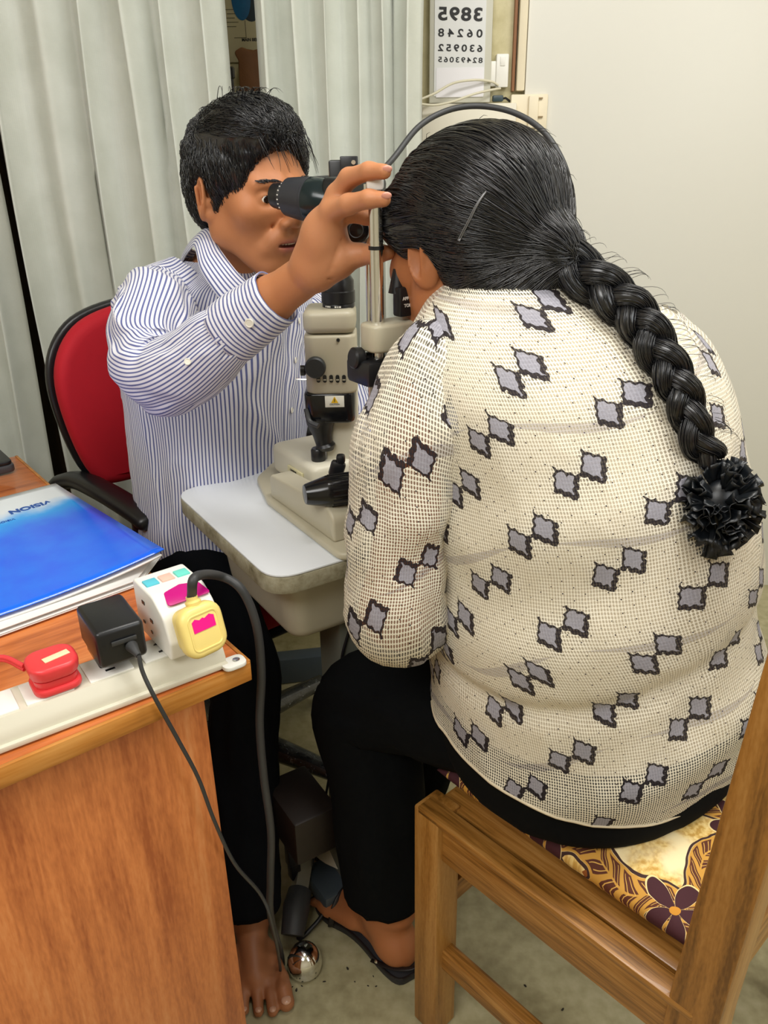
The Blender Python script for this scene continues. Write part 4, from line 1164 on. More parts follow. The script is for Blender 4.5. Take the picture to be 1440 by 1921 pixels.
def build_head(B, MH, s=1.0, female=False, face=True):
    R = np.array(MH.to_3x3())
    P_ = lambda x, y, z: tuple(MH @ Vector((x * s, y * s, z * s)))
    el = lambda c, r, k=.01, op='u', Rl=None: B.ell(P_(*c), [q * s for q in r], R if Rl is None else R @ np.array(Rl), k, op)
    ca = lambda a, b, ra, rb=None, k=.01, op='u': B.cap(P_(*a), P_(*b), ra * s, None if rb is None else rb * s, k, op)
    el((0, -.014, .036), (.077, .096, .086), .01)
    el((0, .030, -.012), (.065, .062, .075), .03)
    for sx in (-1, 1):
        ca((sx * .054, .005, -.052), (sx * .022, .066, -.100), .019, .017, .028)
        ca((sx * .060, .000, -.020), (sx * .054, .008, -.055), .016, .018, .02)
        el((sx * .044, .058, -.018), (.020, .016, .015), .030)
        ca((sx * .012, .086, .019), (sx * .042, .072, .020), .009, .008, .014)
    el((0, .070, -.104), (.020, .018, .017), .018)
    el((0, .050, -.075), (.042, .042, .040), .02)
    if not face: return P_, el, ca
    for sx in (-1, 1):
        el((sx * .033, .094, .002), (.019, .017, .012), .012, 'd')
    for sx in (-1, 1):
        el((sx * .032, .071, .001), (.0150, .0145, .0140), .004)
        el((sx * .032, .0875, .0005), (.0138, .009, .0036), .0012, 'd')
        ca((sx * .018, .080, -.016), (sx * .040, .076, -.019), .004, .003, .010)
    ca((0, .084, .012), (0, .104, -.026), .0085, .0095, .012)
    el((0, .106, -.031), (.0105, .0105, .0095), .008)
    for sx in (-1, 1):
        el((sx * .0125, .098, -.035), (.0080, .0095, .0070), .005)
        el((sx * .0065, .101, -.0425), (.0035, .005, .003), .002, 'd')
        ca((sx * .022, .082, -.040), (sx * .037, .069, -.072), .0035, .002, .007, 'd')    # nasolabial fold
        ca((sx * .014, .090, -.050), (sx * .030, .074, -.072), .005, .006, .014)
    el((0, .083, -.062), (.030, .015, .021), .014)
    # lips, slightly open
    ca((-.0, .0965, -.0590), (.012, .0935, -.0595), .0048, .0042, .004); ca((0, .0965, -.0590), (-.012, .0935, -.0595), .0048, .0042, .004)
    ca((.012, .0935, -.0595), (.029, .083, -.0640), .0042, .0022, .004); ca((-.012, .0935, -.0595), (-.029, .083, -.0640), .0042, .0022, .004)
    ca((-.013, .0915, -.0725), (.013, .0915, -.0725), .0060, .0060, .004); ca((.013, .0915, -.0725), (.027, .083, -.0670), .006, .0022, .004); ca((-.013, .0915, -.0725), (-.027, .083, -.0670), .006, .0022, .004)
    el((0, .0955, -.0660), (.0240, .010, .0034), .0015, 'd')
    ca((-.012, .085, -.083), (.012, .085, -.083), .003, .003, .008, 'd')
    return P_, el, ca


def ear(B, MH, sx, s=1.0):
    R = np.array(MH.to_3x3()); a = .60 * sx
    Rl = np.array(Matrix.Rotation(-a, 3, 'Z') @ Matrix.Rotation(-.15, 3, 'X'))
    P_ = lambda x, y, z: tuple(MH @ Vector((x * s, y * s, z * s)))
    B.ell(P_(sx * .0830, -.008, -.006), (.0080 * s, .0195 * s, .0325 * s), R @ Rl, .004)
    B.ell(P_(sx * .0760, -.000, -.028), (.008 * s, .011 * s, .012 * s), R @ Rl, .006)
    B.ell(P_(sx * .0925, -.004, -.001), (.0072 * s, .0125 * s, .0240 * s), R @ Rl, .003, 'd')
    B.cap(P_(sx * .0890, -.013, .010), P_(sx * .0870, -.010, -.020), .0030 * s, .0028 * s, .003)
    B.ell(P_(sx * .0800, .007, -.010), (.006 * s, .004 * s, .008 * s), R @ Rl, .004)


# ------------------------------------------------------------------ cloth lofts
from mathutils import noise as mnoise


def hermite(xs_, ys_, x):
    if x <= xs_[0]: return ys_[0]
    if x >= xs_[-1]: return ys_[-1]
    for i in range(len(xs_) - 1):
        if x <= xs_[i + 1]: break
    h = xs_[i + 1] - xs_[i]; t = (x - xs_[i]) / h
    d = lambda j: (ys_[min(j + 1, len(ys_) - 1)] - ys_[max(j - 1, 0)]) / (xs_[min(j + 1, len(xs_) - 1)] - xs_[max(j - 1, 0)])
    m0 = d(i) * h; m1 = d(i + 1) * h
    return (2 * t ** 3 - 3 * t * t + 1) * ys_[i] + (t ** 3 - 2 * t * t + t) * m0 + (-2 * t ** 3 + 3 * t * t) * ys_[i + 1] + (t ** 3 - t * t) * m1


class Loft:
    """secs: (center, rx, ry, x-axis dir); cross sections lie across the path."""
    def __init__(s, secs, expo=2.0, level=False, wr=None):
        s.secs = secs; s.n = len(secs); s.expo = expo; s.level = level; s.wr = wr
        s.L = [0]
        for i in range(1, s.n): s.L.append(s.L[-1] + (Vector(secs[i][0]) - Vector(secs[i - 1][0])).length)
        s.tot = s.L[-1]
    def q(s, l, j, c=None):
        return hermite(s.L, [(x[j] if c is None else x[j][c]) for x in s.secs], l)
    def centre(s, l): return Vector([s.q(l, 0, c) for c in range(3)])
    def at(s, ang, l, push=0.):
        l = max(0, min(s.tot, l)); c = s.centre(l)
        if s.level: t = Vector((0, 0, 1))
        else: t = (s.centre(min(s.tot, l + .004)) - s.centre(max(0, l - .004))).normalized()
        X = Vector([s.q(l, 3, k) for k in range(3)]); X = (X - t * X.dot(t)).normalized(); Yv = t.cross(X)
        ca_, sa_ = math.cos(ang), math.sin(ang)
        e = 2 / s.expo
        px = math.copysign(abs(ca_) ** e, ca_); py = math.copysign(abs(sa_) ** e, sa_)
        d = X * px * s.q(l, 1) + Yv * py * s.q(l, 2)
        n = d.normalized()
        w = s.wr(ang, l, n) if s.wr else 0
        return c + d + n * (w + push)
    def mesh(s, nu, nv, circ, cap_top=False, cap_bot=False, a0=0, a1=2 * math.pi):
        mb = MB()
        def fn(u_, v_):
            return s.at(a0 + (a1 - a0) * u_, v_ * s.tot), (u_ * circ, v_ * s.tot)
        mb.grid(fn, nu, nv)
        return mb


def folds(amp, fu, fv, seed, octs=3):
    def w(ang, l, n):
        v = 0; a = 1
        for o in range(octs):
            v += a * mnoise.noise(Vector((math.cos(ang) * fu * 2 ** o + seed, math.sin(ang) * fu * 2 ** o, l * fv * 2 ** o))); a *= .5
        r = 1 - abs(v) * 2
        return amp * (v * .8 + .5 * max(0, r) ** 2 - .2)
    return w


# ================================================================== the man
P_man = (-.34, 1.42, 0)
man = thing('person', 'man in a striped shirt looking into the slit lamp, right hand raised', 'person', P_man)
M_skin = skin_mat('brown_skin', srgb(186, 122, 80), srgb(150, 82, 74))
OH = Vector((-.200, 1.335, 1.223)); hf = Vector((.72, -.69, -.09))
MH = head_frame(OH, hf, (0.0, -.04, 1))
B = Body()
build_head(B, MH, 1.0); ear(B, MH, -1); ear(B, MH, 1)
hb = MH @ Vector((0, -.030, -.05))
B.cap(hb, (-.262, 1.394, 1.07), .050, .050, .02)
B.cap((-.262, 1.392, 1.08), (-.29, 1.41, .98), .058, .08, .03)
B.cap((-.275 - .777 * .12, 1.395 - .63 * .12, 1.02), (-.275 + .777 * .12, 1.395 + .63 * .12, 1.02), .040, .040, .03)
B.cap((-.285, 1.405, .98), (-.31, 1.43, .62), .10, .11, .04)
# right arm
sh = Vector((-.352, 1.318, 1.035)); elb = PY(285, 690, 1.13); cuf = PY(507, 564, 1.035); wri = PY(587, 507, 1.0)
B.chain([sh, PY(288, 592, 1.205), PY(285, 665, 1.150), PY(312, 695, 1.112), PY(360, 680, 1.085), PY(412, 638, 1.062), cuf, wri], [.038, .036, .034, .034, .034, .032, .0272, .0245], .015)
H = lambda *a: PY(*a)
kn = [H(632, 366, .968), H(622, 398, .962), H(620, 420, .98), H(634, 362, .995)]
for kp, r_ in zip(kn, (.0125, .0125, .012, .0115)):
    B.chain([wri + (kp - wri) * .05, wri.lerp(kp, .5), kp], [.021, .0185, r_], .012)
B.ell(H(606, 446, .985), (.024, .020, .030), None, .014)
B.ell(H(597, 492, .992), (.028, .020, .028), None, .014)
B.chain(kn[:1] + [H(654, 334, .953), H(692, 321, .928), H(720, 322, .914)], [.0120, .0105, .0092, .0080], .005)
B.chain(kn[1:2] + [H(654, 383, .935), H(692, 373, .916), H(719, 374, .908)], [.0122, .0108, .0095, .0082], .005)
B.chain(kn[2:3] + [H(652, 402, .975), H(686, 408, .968), H(708, 412, .962)], [.0112, .0092, .0082, .0072], .004)
B.chain(kn[3:4] + [H(656, 338, .99), H(690, 324, .965), H(716, 326, .95)], [.0110, .0092, .0080, .0070], .004)
B.ell(H(634, 485, .985), (.021, .017, .024), None, .012)
B.chain([H(600, 500, .99), H(640, 486, .982), H(672, 478, .978), H(704, 476, .966), H(728, 474, .960)], [.020, .0165, .0122, .0108, .0085], .007)
B.cap(H(622, 432, .966), H(638, 450, .970), .0012, .0010, .004, 'd')
B.cap(H(640, 455, .962), H(616, 515, .966), .0014, .0012, .004, 'd')
B.cap(H(588, 478, .972), H(624, 530, .975), .0012, .0010, .003, 'd')
# left arm down to the joystick side
shl = Vector((-.165, 1.475, 1.01)); ell_ = Vector((-.045, 1.44, .80)); wl = Vector((.03, 1.27, .83))
B.chain([shl, Vector((-.10, 1.475, .90)), ell_, wl, wl + Vector((.02, -.05, -.005))], [.036, .036, .034, .025, .026], .015)
for k in range(4):
    b0 = wl + Vector((.02 + .012 * (k - 1.5), -.06 + .006 * (k - 1.5), 0)); B.chain([wl + Vector((.01, -.02, 0)), b0, b0 + Vector((.012, -.030, -.006)), b0 + Vector((.014, -.045, -.022))], [.014, .011, .009, .0075], .005)
B.chain([wl + Vector((-.01, -.02, -.004)), wl + Vector((-.025, -.045, -.01)), wl + Vector((-.022, -.07, -.018))], [.013, .011, .009], .006)
# legs and feet
kneeR = Vector((-.238, 1.10, .53)); ankR = PY(468, 1700, .995); hipR = Vector((-.37, 1.36, .56))
kneeL = Vector((-.02, 1.27, .52)); ankL = Vector((-.03, 1.26, .09)); hipL = Vector((-.24, 1.46, .56))
B.cap((-.31, 1.43, .64), (-.33, 1.44, .58), .11, .10, .04)
def leg(h, k_, a): B.chain([h, k_], [.055, .034], .03); B.chain([k_, k_.lerp(a, .35), a], [.034, .036, .033], .02)
leg(hipR, kneeR, ankR); leg(hipL, kneeL, ankL)
def foot(B, ank, fd, L=.24, w=.042):
    fd = Vector(fd).normalized(); sd = Vector((fd.y, -fd.x, 0))
    h0 = Vector((ank.x, ank.y, 0)) - fd * .045
    B.cap(ank, h0 + fd * .015 + Vector((0, 0, .028)), .033, .028, .02)
    B.cap(h0 + Vector((0, 0, .027)) , h0 + fd * (L * .70) + Vector((0, 0, .020)), .027, .020, .02)
    B.cap(ank + fd * .01 + Vector((0, 0, -.02)), h0 + fd * (L * .66) + Vector((0, 0, .030)), .028, .016, .02)
    for k in range(5):
        o = (k - 2) * w * .44
        b0 = h0 + fd * (L * (.72 - .012 * k * k * .4)) + sd * o + Vector((0, 0, .019)); 
        B.cap(h0 + fd * L * .45 + sd * o * .6 + Vector((0, 0, .024)), b0, .015, .0125, .012)
    return h0, sd, fd
def toes(B, h0, sd, fd, L, w, big):      # big = +1 when the big toe lies on +sd
    tips = []
    for k in range(5):
        o = (2 - k) * w * .44 * big
        r_ = (.0135, .0095, .009, .0085, .008)[k]
        b0 = h0 + fd * (L * (.72 - .02 * k * .6)) + sd * o + Vector((0, 0, .018))
        e = h0 + fd * (L * (.98, .99, .965, .93, .88)[k] - r_) + sd * o * 1.12 + Vector((0, 0, r_ + .001))
        B.cap(b0, b0.lerp(e, .5) + Vector((0, 0, .004)), .0125, r_, .006); B.cap(b0.lerp(e, .5) + Vector((0, 0, .004)), e, r_ * .95, r_, .004)
        tips.append((e, r_))
    return tips
fR = (PZ(484, 1880, 0) - Vector((ankR.x, ankR.y, 0)))
g = foot(B, ankR, fR, .205, .046); tipsR = toes(B, g[0], g[1], g[2], .205, .046, -1 if Vector((g[2].y, -g[2].x, 0)).x < 0 else 1)
g = foot(B, ankL, (.5, -.8, 0), .235, .044); toes(B, g[0], g[1], g[2], .235, .044, 1)
xs_ = mkaxis(-.52, .13, .006, [(-.34, -.09, .0022), (-.10, .02, .0026)])
ys_ = mkaxis(.80, 1.62, .006, [(.90, 1.01, .0026), (1.22, 1.36, .0024)])
zs_ = mkaxis(-.004, 1.36, .007, [(1.09, 1.29, .0022), (0, .06, .004)])
Vb, Qb = B.mesh(xs_, ys_, zs_); Vb = relax(Vb, Qb, 1, .35)
MHi = np.array(MH.inverted()); loc = (np.c_[Vb, np.ones(len(Vb))] @ MHi.T)[:, :3]
tint = np.zeros((len(Vb), 4), dtype=np.float32); tint[:, 3] = 1
def sm(x, a, b): t = np.clip((x - a) / (b - a), 0, 1); return t * t * (3 - 2 * t)
lips = np.exp(-((loc[:, 0] / .023) ** 4) - ((loc[:, 2] + .0665) / .0105) ** 4) * sm(loc[:, 1], .079, .086)
tint[:, 0] = lips
beard = np.exp(-((loc[:, 0] / .048) ** 4) - ((loc[:, 2] + .080) / .030) ** 4) * sm(loc[:, 1], .03, .06) * (1 - lips) * .30
lid = np.maximum.reduce([np.exp(-(((loc[:, 0] - sx * .032) / .018) ** 4) - ((loc[:, 2]) / .010) ** 4) for sx in (-1, 1)]) * sm(loc[:, 1], .06, .07) * .30
tint[:, 1] = np.maximum(beard, lid)
tint[:, 1] = np.maximum(tint[:, 1], sm(.30 - Vb[:, 2], 0, .12) * .75)      # shade near the floor, painted into the skin of the feet
palm = np.exp(-((Vb[:, 0] - H(635, 440, .98).x) / .05) ** 4) * sm(1.12 - Vb[:, 1], .06, .1) * sm(Vb[:, 2], 1.05, 1.12)
tint[:, 2] = palm * .75
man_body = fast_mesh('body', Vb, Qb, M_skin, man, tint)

# eyes, teeth, brows
M_eyew = plain('eye_white', srgb(226, 214, 200), .15, bump=0, var=.03)
M_iris = plain('dark_iris', srgb(32, 20, 14), .08, bump=0)
for sx in (-1, 1):
    c = MH @ Vector((sx * .032, .0725, .0005)); bm = bmesh.new(); bmesh.ops.create_uvsphere(bm, u_segments=28, v_segments=18, radius=.0126)
    mb = MB(); mb.bm_add(bm, Matrix.Translation(c)); bm.free(); ey = mb.build('eyeball', M_eyew, man, sharp=180)
    gd = (MH.to_3x3() @ Vector((0.12, 1, -.05))).normalized()
    mb = MB(); mb.lathe([(.0058, .0112), (.005, .0122), (.002, .0130)], 22, zframe(c, gd)); mb.build('iris', M_iris, ey)
mb = MB()
for k in range(8): mb.box(((k - 3.5) * .0044, .0925 - abs(k - 3.5) ** 2 * .0005, -.0635), (.0040, .003, .0052), MH, bev=.0008)
mb.build('teeth', plain('teeth', srgb(222, 210, 190), .25, bump=0), man)


def hair_fibre_mesh(paths, r0_, name, mat, parent, seg=3):
    mb = MB()
    for pts, r_ in paths:
        n = len(pts); rr = [r_ * (1 - .75 * (i / (n - 1)) ** 3) for i in range(n)]
        mb.tube(pts, rr, seg, caps=False)
    return mesh_obj(name, mb.v, mb.f, mat, parent, None, 180, recalc=False)


def hair_mat(name, c1, c2, rough=.30):
    m = Mat(name, c1, rough, spec=.6)
    n = m.noise(240, detail=2)
    m.setcol(m.mix(n, c1, c2)); m.b.inputs['Coat Weight'].default_value = .35; m.b.inputs['Coat Roughness'].default_value = .22
    return m.m
M_hair = hair_mat('black_hair', srgb(12, 12, 14), srgb(30, 30, 34))
from mathutils.bvhtree import BVHTree
selh = (Vb[Qb].mean(1)[:, 2] > 1.18)
bvb = BVHTree.FromPolygons([tuple(v) for v in Vb], [tuple(int(a) for a in q) for q in Qb[selh]])
rg = random.Random(5)
for sx in (-1, 1):
    mb_paths = []
    for k in range(60):
        t_ = rg.random(); x0 = .012 + .036 * t_; zz_ = .0215 + .006 * math.sin(t_ * 2.6) + rg.uniform(-.003, .003)
        h_, nr_, _, _ = bvb.find_nearest(MH @ Vector((sx * x0, .098 - 10.0 * (x0 - .02) ** 2, zz_))); a = h_ + nr_ * .0006
        d = MH.to_3x3() @ Vector((sx * .010, -.001 - .1 * t_ * .02, .002 + rg.uniform(-.001, .0015)))
        mb_paths.append(([a, a + d * .5 + Vector((0, 0, .0006)), a + d], .0006))
    hair_fibre_mesh(mb_paths, 0, 'eyebrow', M_hair, man)

# hair: scalp shell + combed fibres
HB = Body(); R3 = np.array(MH.to_3x3())
Ph = lambda x, y, z: tuple(MH @ Vector((x, y, z)))
HB.ell(Ph(0, -.006, .042), (.088, .098, .088), R3, .01)
HB.ell(Ph(0, -.045, -.005), (.076, .058, .072), R3, .03)
HB.ell(Ph(.01, .035, .094), (.060, .055, .034), R3, .03)
for sx in (-1, 1): HB.cap(Ph(sx * .070, .018, .028), Ph(sx * .073, .010, -.016), .012, .0085, .012)
# carve face opening and ears
HB.ell(Ph(0, .128, .010), (.084, .085, .070), R3, .012, 'd')
HB.ell(Ph(0, .10, -.075), (.10, .105, .075), R3, .01, 'd')
HB.ell(Ph(0, -.03, -.130), (.2, .2, .072), R3, .008, 'd')
for sx in (-1, 1): HB.ell(Ph(sx * .092, -.008, -.012), (.030, .024, .035), R3, .005, 'd')
lo = OH - Vector((.14, .14, .12)); hi = OH + Vector((.14, .14, .19))
ax3 = [mkaxis(lo[i], hi[i], .0028, []) for i in range(3)]
Vh, Qh = HB.mesh(*ax3); Vh = relax(Vh, Qh, 1, .4)
loc = (np.c_[Vh, np.ones(len(Vh))] @ MHi.T)[:, :3]
nn = loc / np.linalg.norm(loc, axis=1)[:, None]
ctr = np.array(MH @ Vector((0, -.014, .04)))
dirs = (Vh - ctr) / np.linalg.norm(Vh - ctr, axis=1)[:, None]
for i in range(len(Vh)):
    p_ = loc[i]
    if p_[2] > .02:
        v_ = mnoise.noise(Vector((p_[0] * 75, p_[1] * 20, p_[2] * 40))) + .5 * mnoise.noise(Vector((p_[0] * 170, p_[1] * 50, p_[2] * 90)))
        Vh[i] += dirs[i] * .0045 * v_ * min(1, (p_[2] - .02) / .04)
hair = fast_mesh('hair', Vh, Qh, M_hair, man)
# fibres on top of the shell: start near the crown and fall outward/forward
from mathutils.bvhtree import BVHTree
bvh = BVHTree.FromPolygons([tuple(v) for v in Vh], [tuple(int(a) for a in q) for q in Qh])
def surf_path(bvh_, p, d, n, step, lift, bend=None, jit=0., rg=rg):
    pts = []; p = Vector(p); d = Vector(d).normalized()
    for i in range(n):
        h, nr, _, _ = bvh_.find_nearest(p)
        if h is None: break
        out = (p - h); 
        pts.append(h + nr * (lift[i] if isinstance(lift, list) else lift))
        d = (d - nr * d.dot(nr));
        if d.length < 1e-6: break
        d.normalize()
        if bend is not None: d = (d + bend * .12 - nr * (bend * .12).dot(nr)).normalized()
        p = h + (d + Vector((rg.uniform(-1, 1), rg.uniform(-1, 1), rg.uniform(-1, 1))) * jit) * step
    return pts
MHi_ = MH.inverted()
paths = []
whorl = MH @ Vector((-.01, -.06, .13))
for k in range(5200):
    st = Vector(Vh[rg.randrange(len(Vh))]); lp = MHi_ @ st - Vector((0, -.006, .05)); n_ = lp.normalized()
    if n_.z < -.2 and n_.y > .1 and abs(n_.x) < .5: continue
    d = (st - whorl); 
    if n_.z > .35 and n_.y > -.3: d = MH.to_3x3() @ Vector((rg.uniform(-.5, .25) - .15, 1, 0))
    elif n_.z <= .35: d = MH.to_3x3() @ Vector((0, .25 + rg.uniform(-.3, .3), -1))
    L_ = 10 if n_.z > .3 else 7
    lift = [-.001 + .0035 * math.sin(math.pi * i / L_) * rg.uniform(.3, 1.6) for i in range(L_)]
    pts = surf_path(bvh, st, d, L_, .0055, lift, jit=.12)
    if len(pts) > 3: paths.append((pts, rg.uniform(.0004, .0008)))
# fringe strands on the forehead and a few flyaways
for k in range(46):
    x0 = rg.uniform(-.052, .045); a = MH @ Vector((x0, .070 + rg.uniform(-.006, .006), .092 + rg.uniform(-.01, .006)))
    sw = rg.uniform(-.014, .006) - .006
    L_ = rg.uniform(.030, .062) if rg.random() < .65 else rg.uniform(.018, .03)
    pts = [MH @ (Vector((x0 + sw * t_ * t_, .074 + .024 * math.sin(min(1, t_ * 1.05) * 1.6) * (1 - abs(x0) * 5), .092 - L_ * t_))) for t_ in [i / 8 for i in range(9)]]
    paths.append((pts, rg.uniform(.0005, .0010)))
for k in range(24):
    x0 = rg.uniform(-.01, .05); a = Vector((x0, rg.uniform(-.02, .05), .126))
    dx = rg.uniform(-.02, .03)
    paths.append(([MH @ (a + Vector((dx * t_, .03 * t_, .018 * math.sin(t_ * 2.4)))) for t_ in [i / 7 for i in range(8)]], .0006))
hair_fibre_mesh(paths, 0, 'hair_strands', M_hair, hair)

# ---- shirt
def striped(name, period_u=True, count=130., blue=srgb(96, 104, 160), white=srgb(226, 226, 234), duty=.36):
    m = Mat(name, white, .8)
    x, y, z = m.xyz('UV')
    c = (x if period_u else y) * (1 / .0062)
    f = ((c + (m.noise(8, 'UV') - .5) * .3).fract() - .5).abs()
    wob = m.noise(60, 'UV')
    st = (f + (m.noise(700, 'UV') - .5) * .06).step(duty * .5 + .06, duty * .5 - .06) if False else (f * -1 + (duty * .5 + .05)).step(-.03, .10)
    m.setcol(m.mix(st, white, m.mix(wob, blue, tuple(q * .7 for q in blue))))
    weave = (x * 6000).sin() * (y * 6000).sin()
    m.bump(m.noise(30, 'UV', detail=4) + weave * .05, .25, .002); m.b.inputs['Sheen Weight'].default_value = .15
    return m.m
M_shirt = striped('striped_cotton'); M_cuffm = striped('striped_cuff', period_u=False)
s3 = (ss.x, ss.y, 0)
def shirt_w(ang, l, n):
    v = folds(.007, 2.6, 4.5, 3.3)(ang, l, n)
    fr = max(0., math.sin(ang - .2))
    a = math.sin(l * 26 - 7.0 * math.cos(ang) + 1.5 * math.sin(l * 9 + ang * 2))
    v += .0042 * fr * (max(0, a) ** 3) * min(1, l / .1)
    b = math.sin(l * 15 + 5 * math.cos(ang) + 2)
    return v + .004 * (max(0, b) ** 4)
tor = Loft([((-.312, 1.425, .56), .165, .125, s3), ((-.310, 1.42, .66), .165, .128, s3), ((-.305, 1.412, .78), .162, .126, s3), ((-.295, 1.402, .88), .166, .120, s3),
            ((-.283, 1.396, .96), .176, .108, s3), ((-.272, 1.392, 1.035), .178, .095, s3), ((-.265, 1.390, 1.078), .145, .080, s3), ((-.262, 1.392, 1.102), .085, .068, s3), ((-.262, 1.393, 1.118), .060, .058, s3)],
           2.3, True, shirt_w)
mb = tor.mesh(128, 110, .96); sh_body = mb.build('shirt', M_shirt, man, sharp=180)
# sleeve of the raised arm
xa_ = (-.5, -.3, .8)
el_pts = [((-.315, 1.345, 1.075), .056, .052), ((-.350, 1.300, 1.055), .064, .058), (tuple(PY(288, 590, 1.205)), .058, .056), (tuple(PY(278, 668, 1.150)), .058, .054), (tuple(PY(305, 706, 1.112)), .055, .052), (tuple(PY(358, 686, 1.085)), .051, .048), (tuple(PY(412, 640, 1.062)), .046, .044), (tuple(PY(440, 617, 1.052)), .040, .039)]
def slv(ang, l, n):
    v = folds(.005, 2.2, 9, 7.7)(ang, l, n)
    cr_ = math.sin(l * 62 + 4.5 * math.sin(ang * 1 + .6) + 1.2 * math.sin(3 * ang))
    v += .0050 * max(0, cr_) ** 3 * math.exp(-((l - .17) / .13) ** 2)
    return v + .0035 * math.sin(l * 95 + 2.2 * math.sin(ang + 1)) * math.exp(-((l - .24) / .07) ** 2) + .002 * math.sin(l * 60 + 3 * ang) * math.exp(-((l - .08) / .08) ** 2)
slR = Loft([(p_, a_, b_, xa_) for p_, a_, b_ in el_pts], 2.0, False, slv)
slR.mesh(72, 120, .36).build('sleeve', M_shirt, man, sharp=180)
cuL = Loft([(tuple(PY(430, 626, 1.056)), .0415, .040, xa_), (tuple(PY(455, 605, 1.049)), .0410, .039, xa_), (tuple(PY(487, 582, 1.040)), .0380, .037, xa_), (tuple(PY(519, 556, 1.031)), .0355, .034, xa_)], 2.0, False, folds(.0012, 2, 8, 1.))
cuff = cuL.mesh(56, 14, .24).build('cuff', M_cuffm, man, sharp=180, solid=.0022)
M_btn = plain('pearl_button', srgb(232, 228, 214), .25, bump=0)
def button(par, loc_, nrm, r_=.0058):
    par_o = par
    mb = MB(); mb.lathe([(r_ * .8, 0), (r_, .0006), (r_, .0018), (r_ * .82, .0022), (r_ * .7, .0016), (.0003, .0016)], 22, zframe(loc_, nrm)); bt = mb.build('button', M_btn, par_o)
tocam = lambda p_: (cam_pos - Vector(p_)).normalized()
def ray_hit(lf, px, py, na=140, nl=120):
    """nearest point of the loft to a pixel's ray, front side"""
    d = ray(px, py).normalized(); best = None
    for i in range(na):
        for j in range(nl):
            p_ = lf.at(2 * math.pi * i / na, lf.tot * j / nl); w_ = p_ - cam_pos; t_ = w_.dot(d); e = (w_ - d * t_).length
            if e < .006 and (best is None or t_ < best[0]): best = (t_, p_, 2 * math.pi * i / na, lf.tot * j / nl)
    return best
h = ray_hit(cuL, 462, 612, 60, 40); button(cuff, h[1] + tocam(h[1]) * .001, tocam(h[1]) + Vector((-.3, 0, -.3)))
h = ray_hit(slR, 346, 674, 72, 100)
if h: button(man_body.parent, h[1] + tocam(h[1]) * .001, tocam(h[1]), .0045)
# placket with buttons
h1 = ray_hit(tor, 545, 768); h2 = ray_hit(tor, 520, 640)
angP = h1[2]
mb = MB()
def pk(u_, v_):
    l = .06 + (tor.tot - .06 - .09) * v_
    return tor.at(angP + .02 + (u_ - .5) * .20, l, .0022 - .0018 * abs(2 * u_ - 1) ** 4), ((u_ * .034 + .0034), l)
mb.grid(pk, 8, 80); mb.build('placket', M_shirt, man, sharp=180, solid=.0012)
for py_ in (676, 768, 600, 850):
    q_ = None
    for j in range(200):
        p_ = tor.at(angP, tor.tot * j / 200); w_ = p_ - cam_pos; z_ = w_.dot(fwd); yy = 0

        z_ = w_.dot(fwd); up_ = w_.dot(cr.cross(fwd)); yy = 960.5 - FPX * up_ / z_
        if q_ is None or abs(yy - py_) < q_[0]: q_ = (abs(yy - py_), p_, tor.tot * j / 200)
    button(man, tor.at(angP, q_[2], .0042), (q_[1] - tor.centre(q_[2])).normalized(), .0052)
# collar
def collar(top, bot, name):
    T_ = catmull(top, 8); B_ = catmull(bot, 8); n_ = min(len(T_), len(B_))
    mb = MB()
    def fn(u_, v_):
        i = int(round(u_ * (n_ - 1))); a, b = T_[i], B_[i]
        mid = Vector((0, 0, .004 * math.sin(math.pi * v_)))
        p_ = a.lerp(b, v_) + mid; nr = Vector((p_.x + .262, p_.y - 1.393, 0)).normalized()
        return p_ + nr * .004 * math.sin(math.pi * v_), (u_ * .15 * 1.0, v_ * .05)
    mb.grid(fn, n_ - 1, 8); return mb.build(name, M_cuffm2, man, sharp=180, solid=.0022)
def striped2(): return striped('striped_collar', True, 0)
M_cuffm2 = M_cuffm
topR = [(-.262 - .0, 1.462, 1.128), (-.318, 1.425, 1.130), PY(388, 428, 1.325), PY(414, 470, 1.282), PY(446, 512, 1.258), PY(474, 538, 1.250)]
botR = [(-.262, 1.482, 1.092), (-.345, 1.430, 1.085), PY(362, 462, 1.305), PY(376, 506, 1.262), PY(402, 548, 1.240), PY(436, 590, 1.232)]
collar(topR, botR, 'collar')
topL = [(-.262, 1.462, 1.128), (-.215, 1.455, 1.126), (-.195, 1.405, 1.110), (-.195, 1.345, 1.085), PY(478, 540, 1.255)]
botL = [(-.262, 1.482, 1.092), (-.19, 1.475, 1.085), (-.165, 1.41, 1.068), (-.165, 1.335, 1.04), PY(506, 600, 1.25)]
collar(topL, botL, 'collar')
# left sleeve
xl_ = (.6, .3, .6)
slL = Loft([((-.215, 1.455, 1.03), .055, .05, xl_), ((-.155, 1.49, 1.00), .066, .060, xl_), ((-.09, 1.475, .90), .062, .058, xl_), ((-.045, 1.44, .80), .056, .054, xl_), ((-.01, 1.365, .80), .05, .048, xl_), ((.022, 1.29, .825), .038, .036, xl_)], 2, False, folds(.005, 2.2, 9, 4.))
slL.mesh(56, 60, .36).build('sleeve', M_shirt, man, sharp=180)
# shirt tail hanging at the hip
c = PY(298, 958, 1.30)
mb = MB(); mb.grid(lambda u_, v_: (c + Vector(((u_ - .5) * .055, (u_ - .5) * -.02 + .012 * math.sin(v_ * 2.5), (.5 - v_) * .05 + .006 * math.sin(u_ * 7))), (u_ * .05, v_ * .05)), 10, 10); mb.build('shirt_tail', plain('grey_cloth', srgb(200, 200, 198), .8), man, sharp=180, solid=.006)
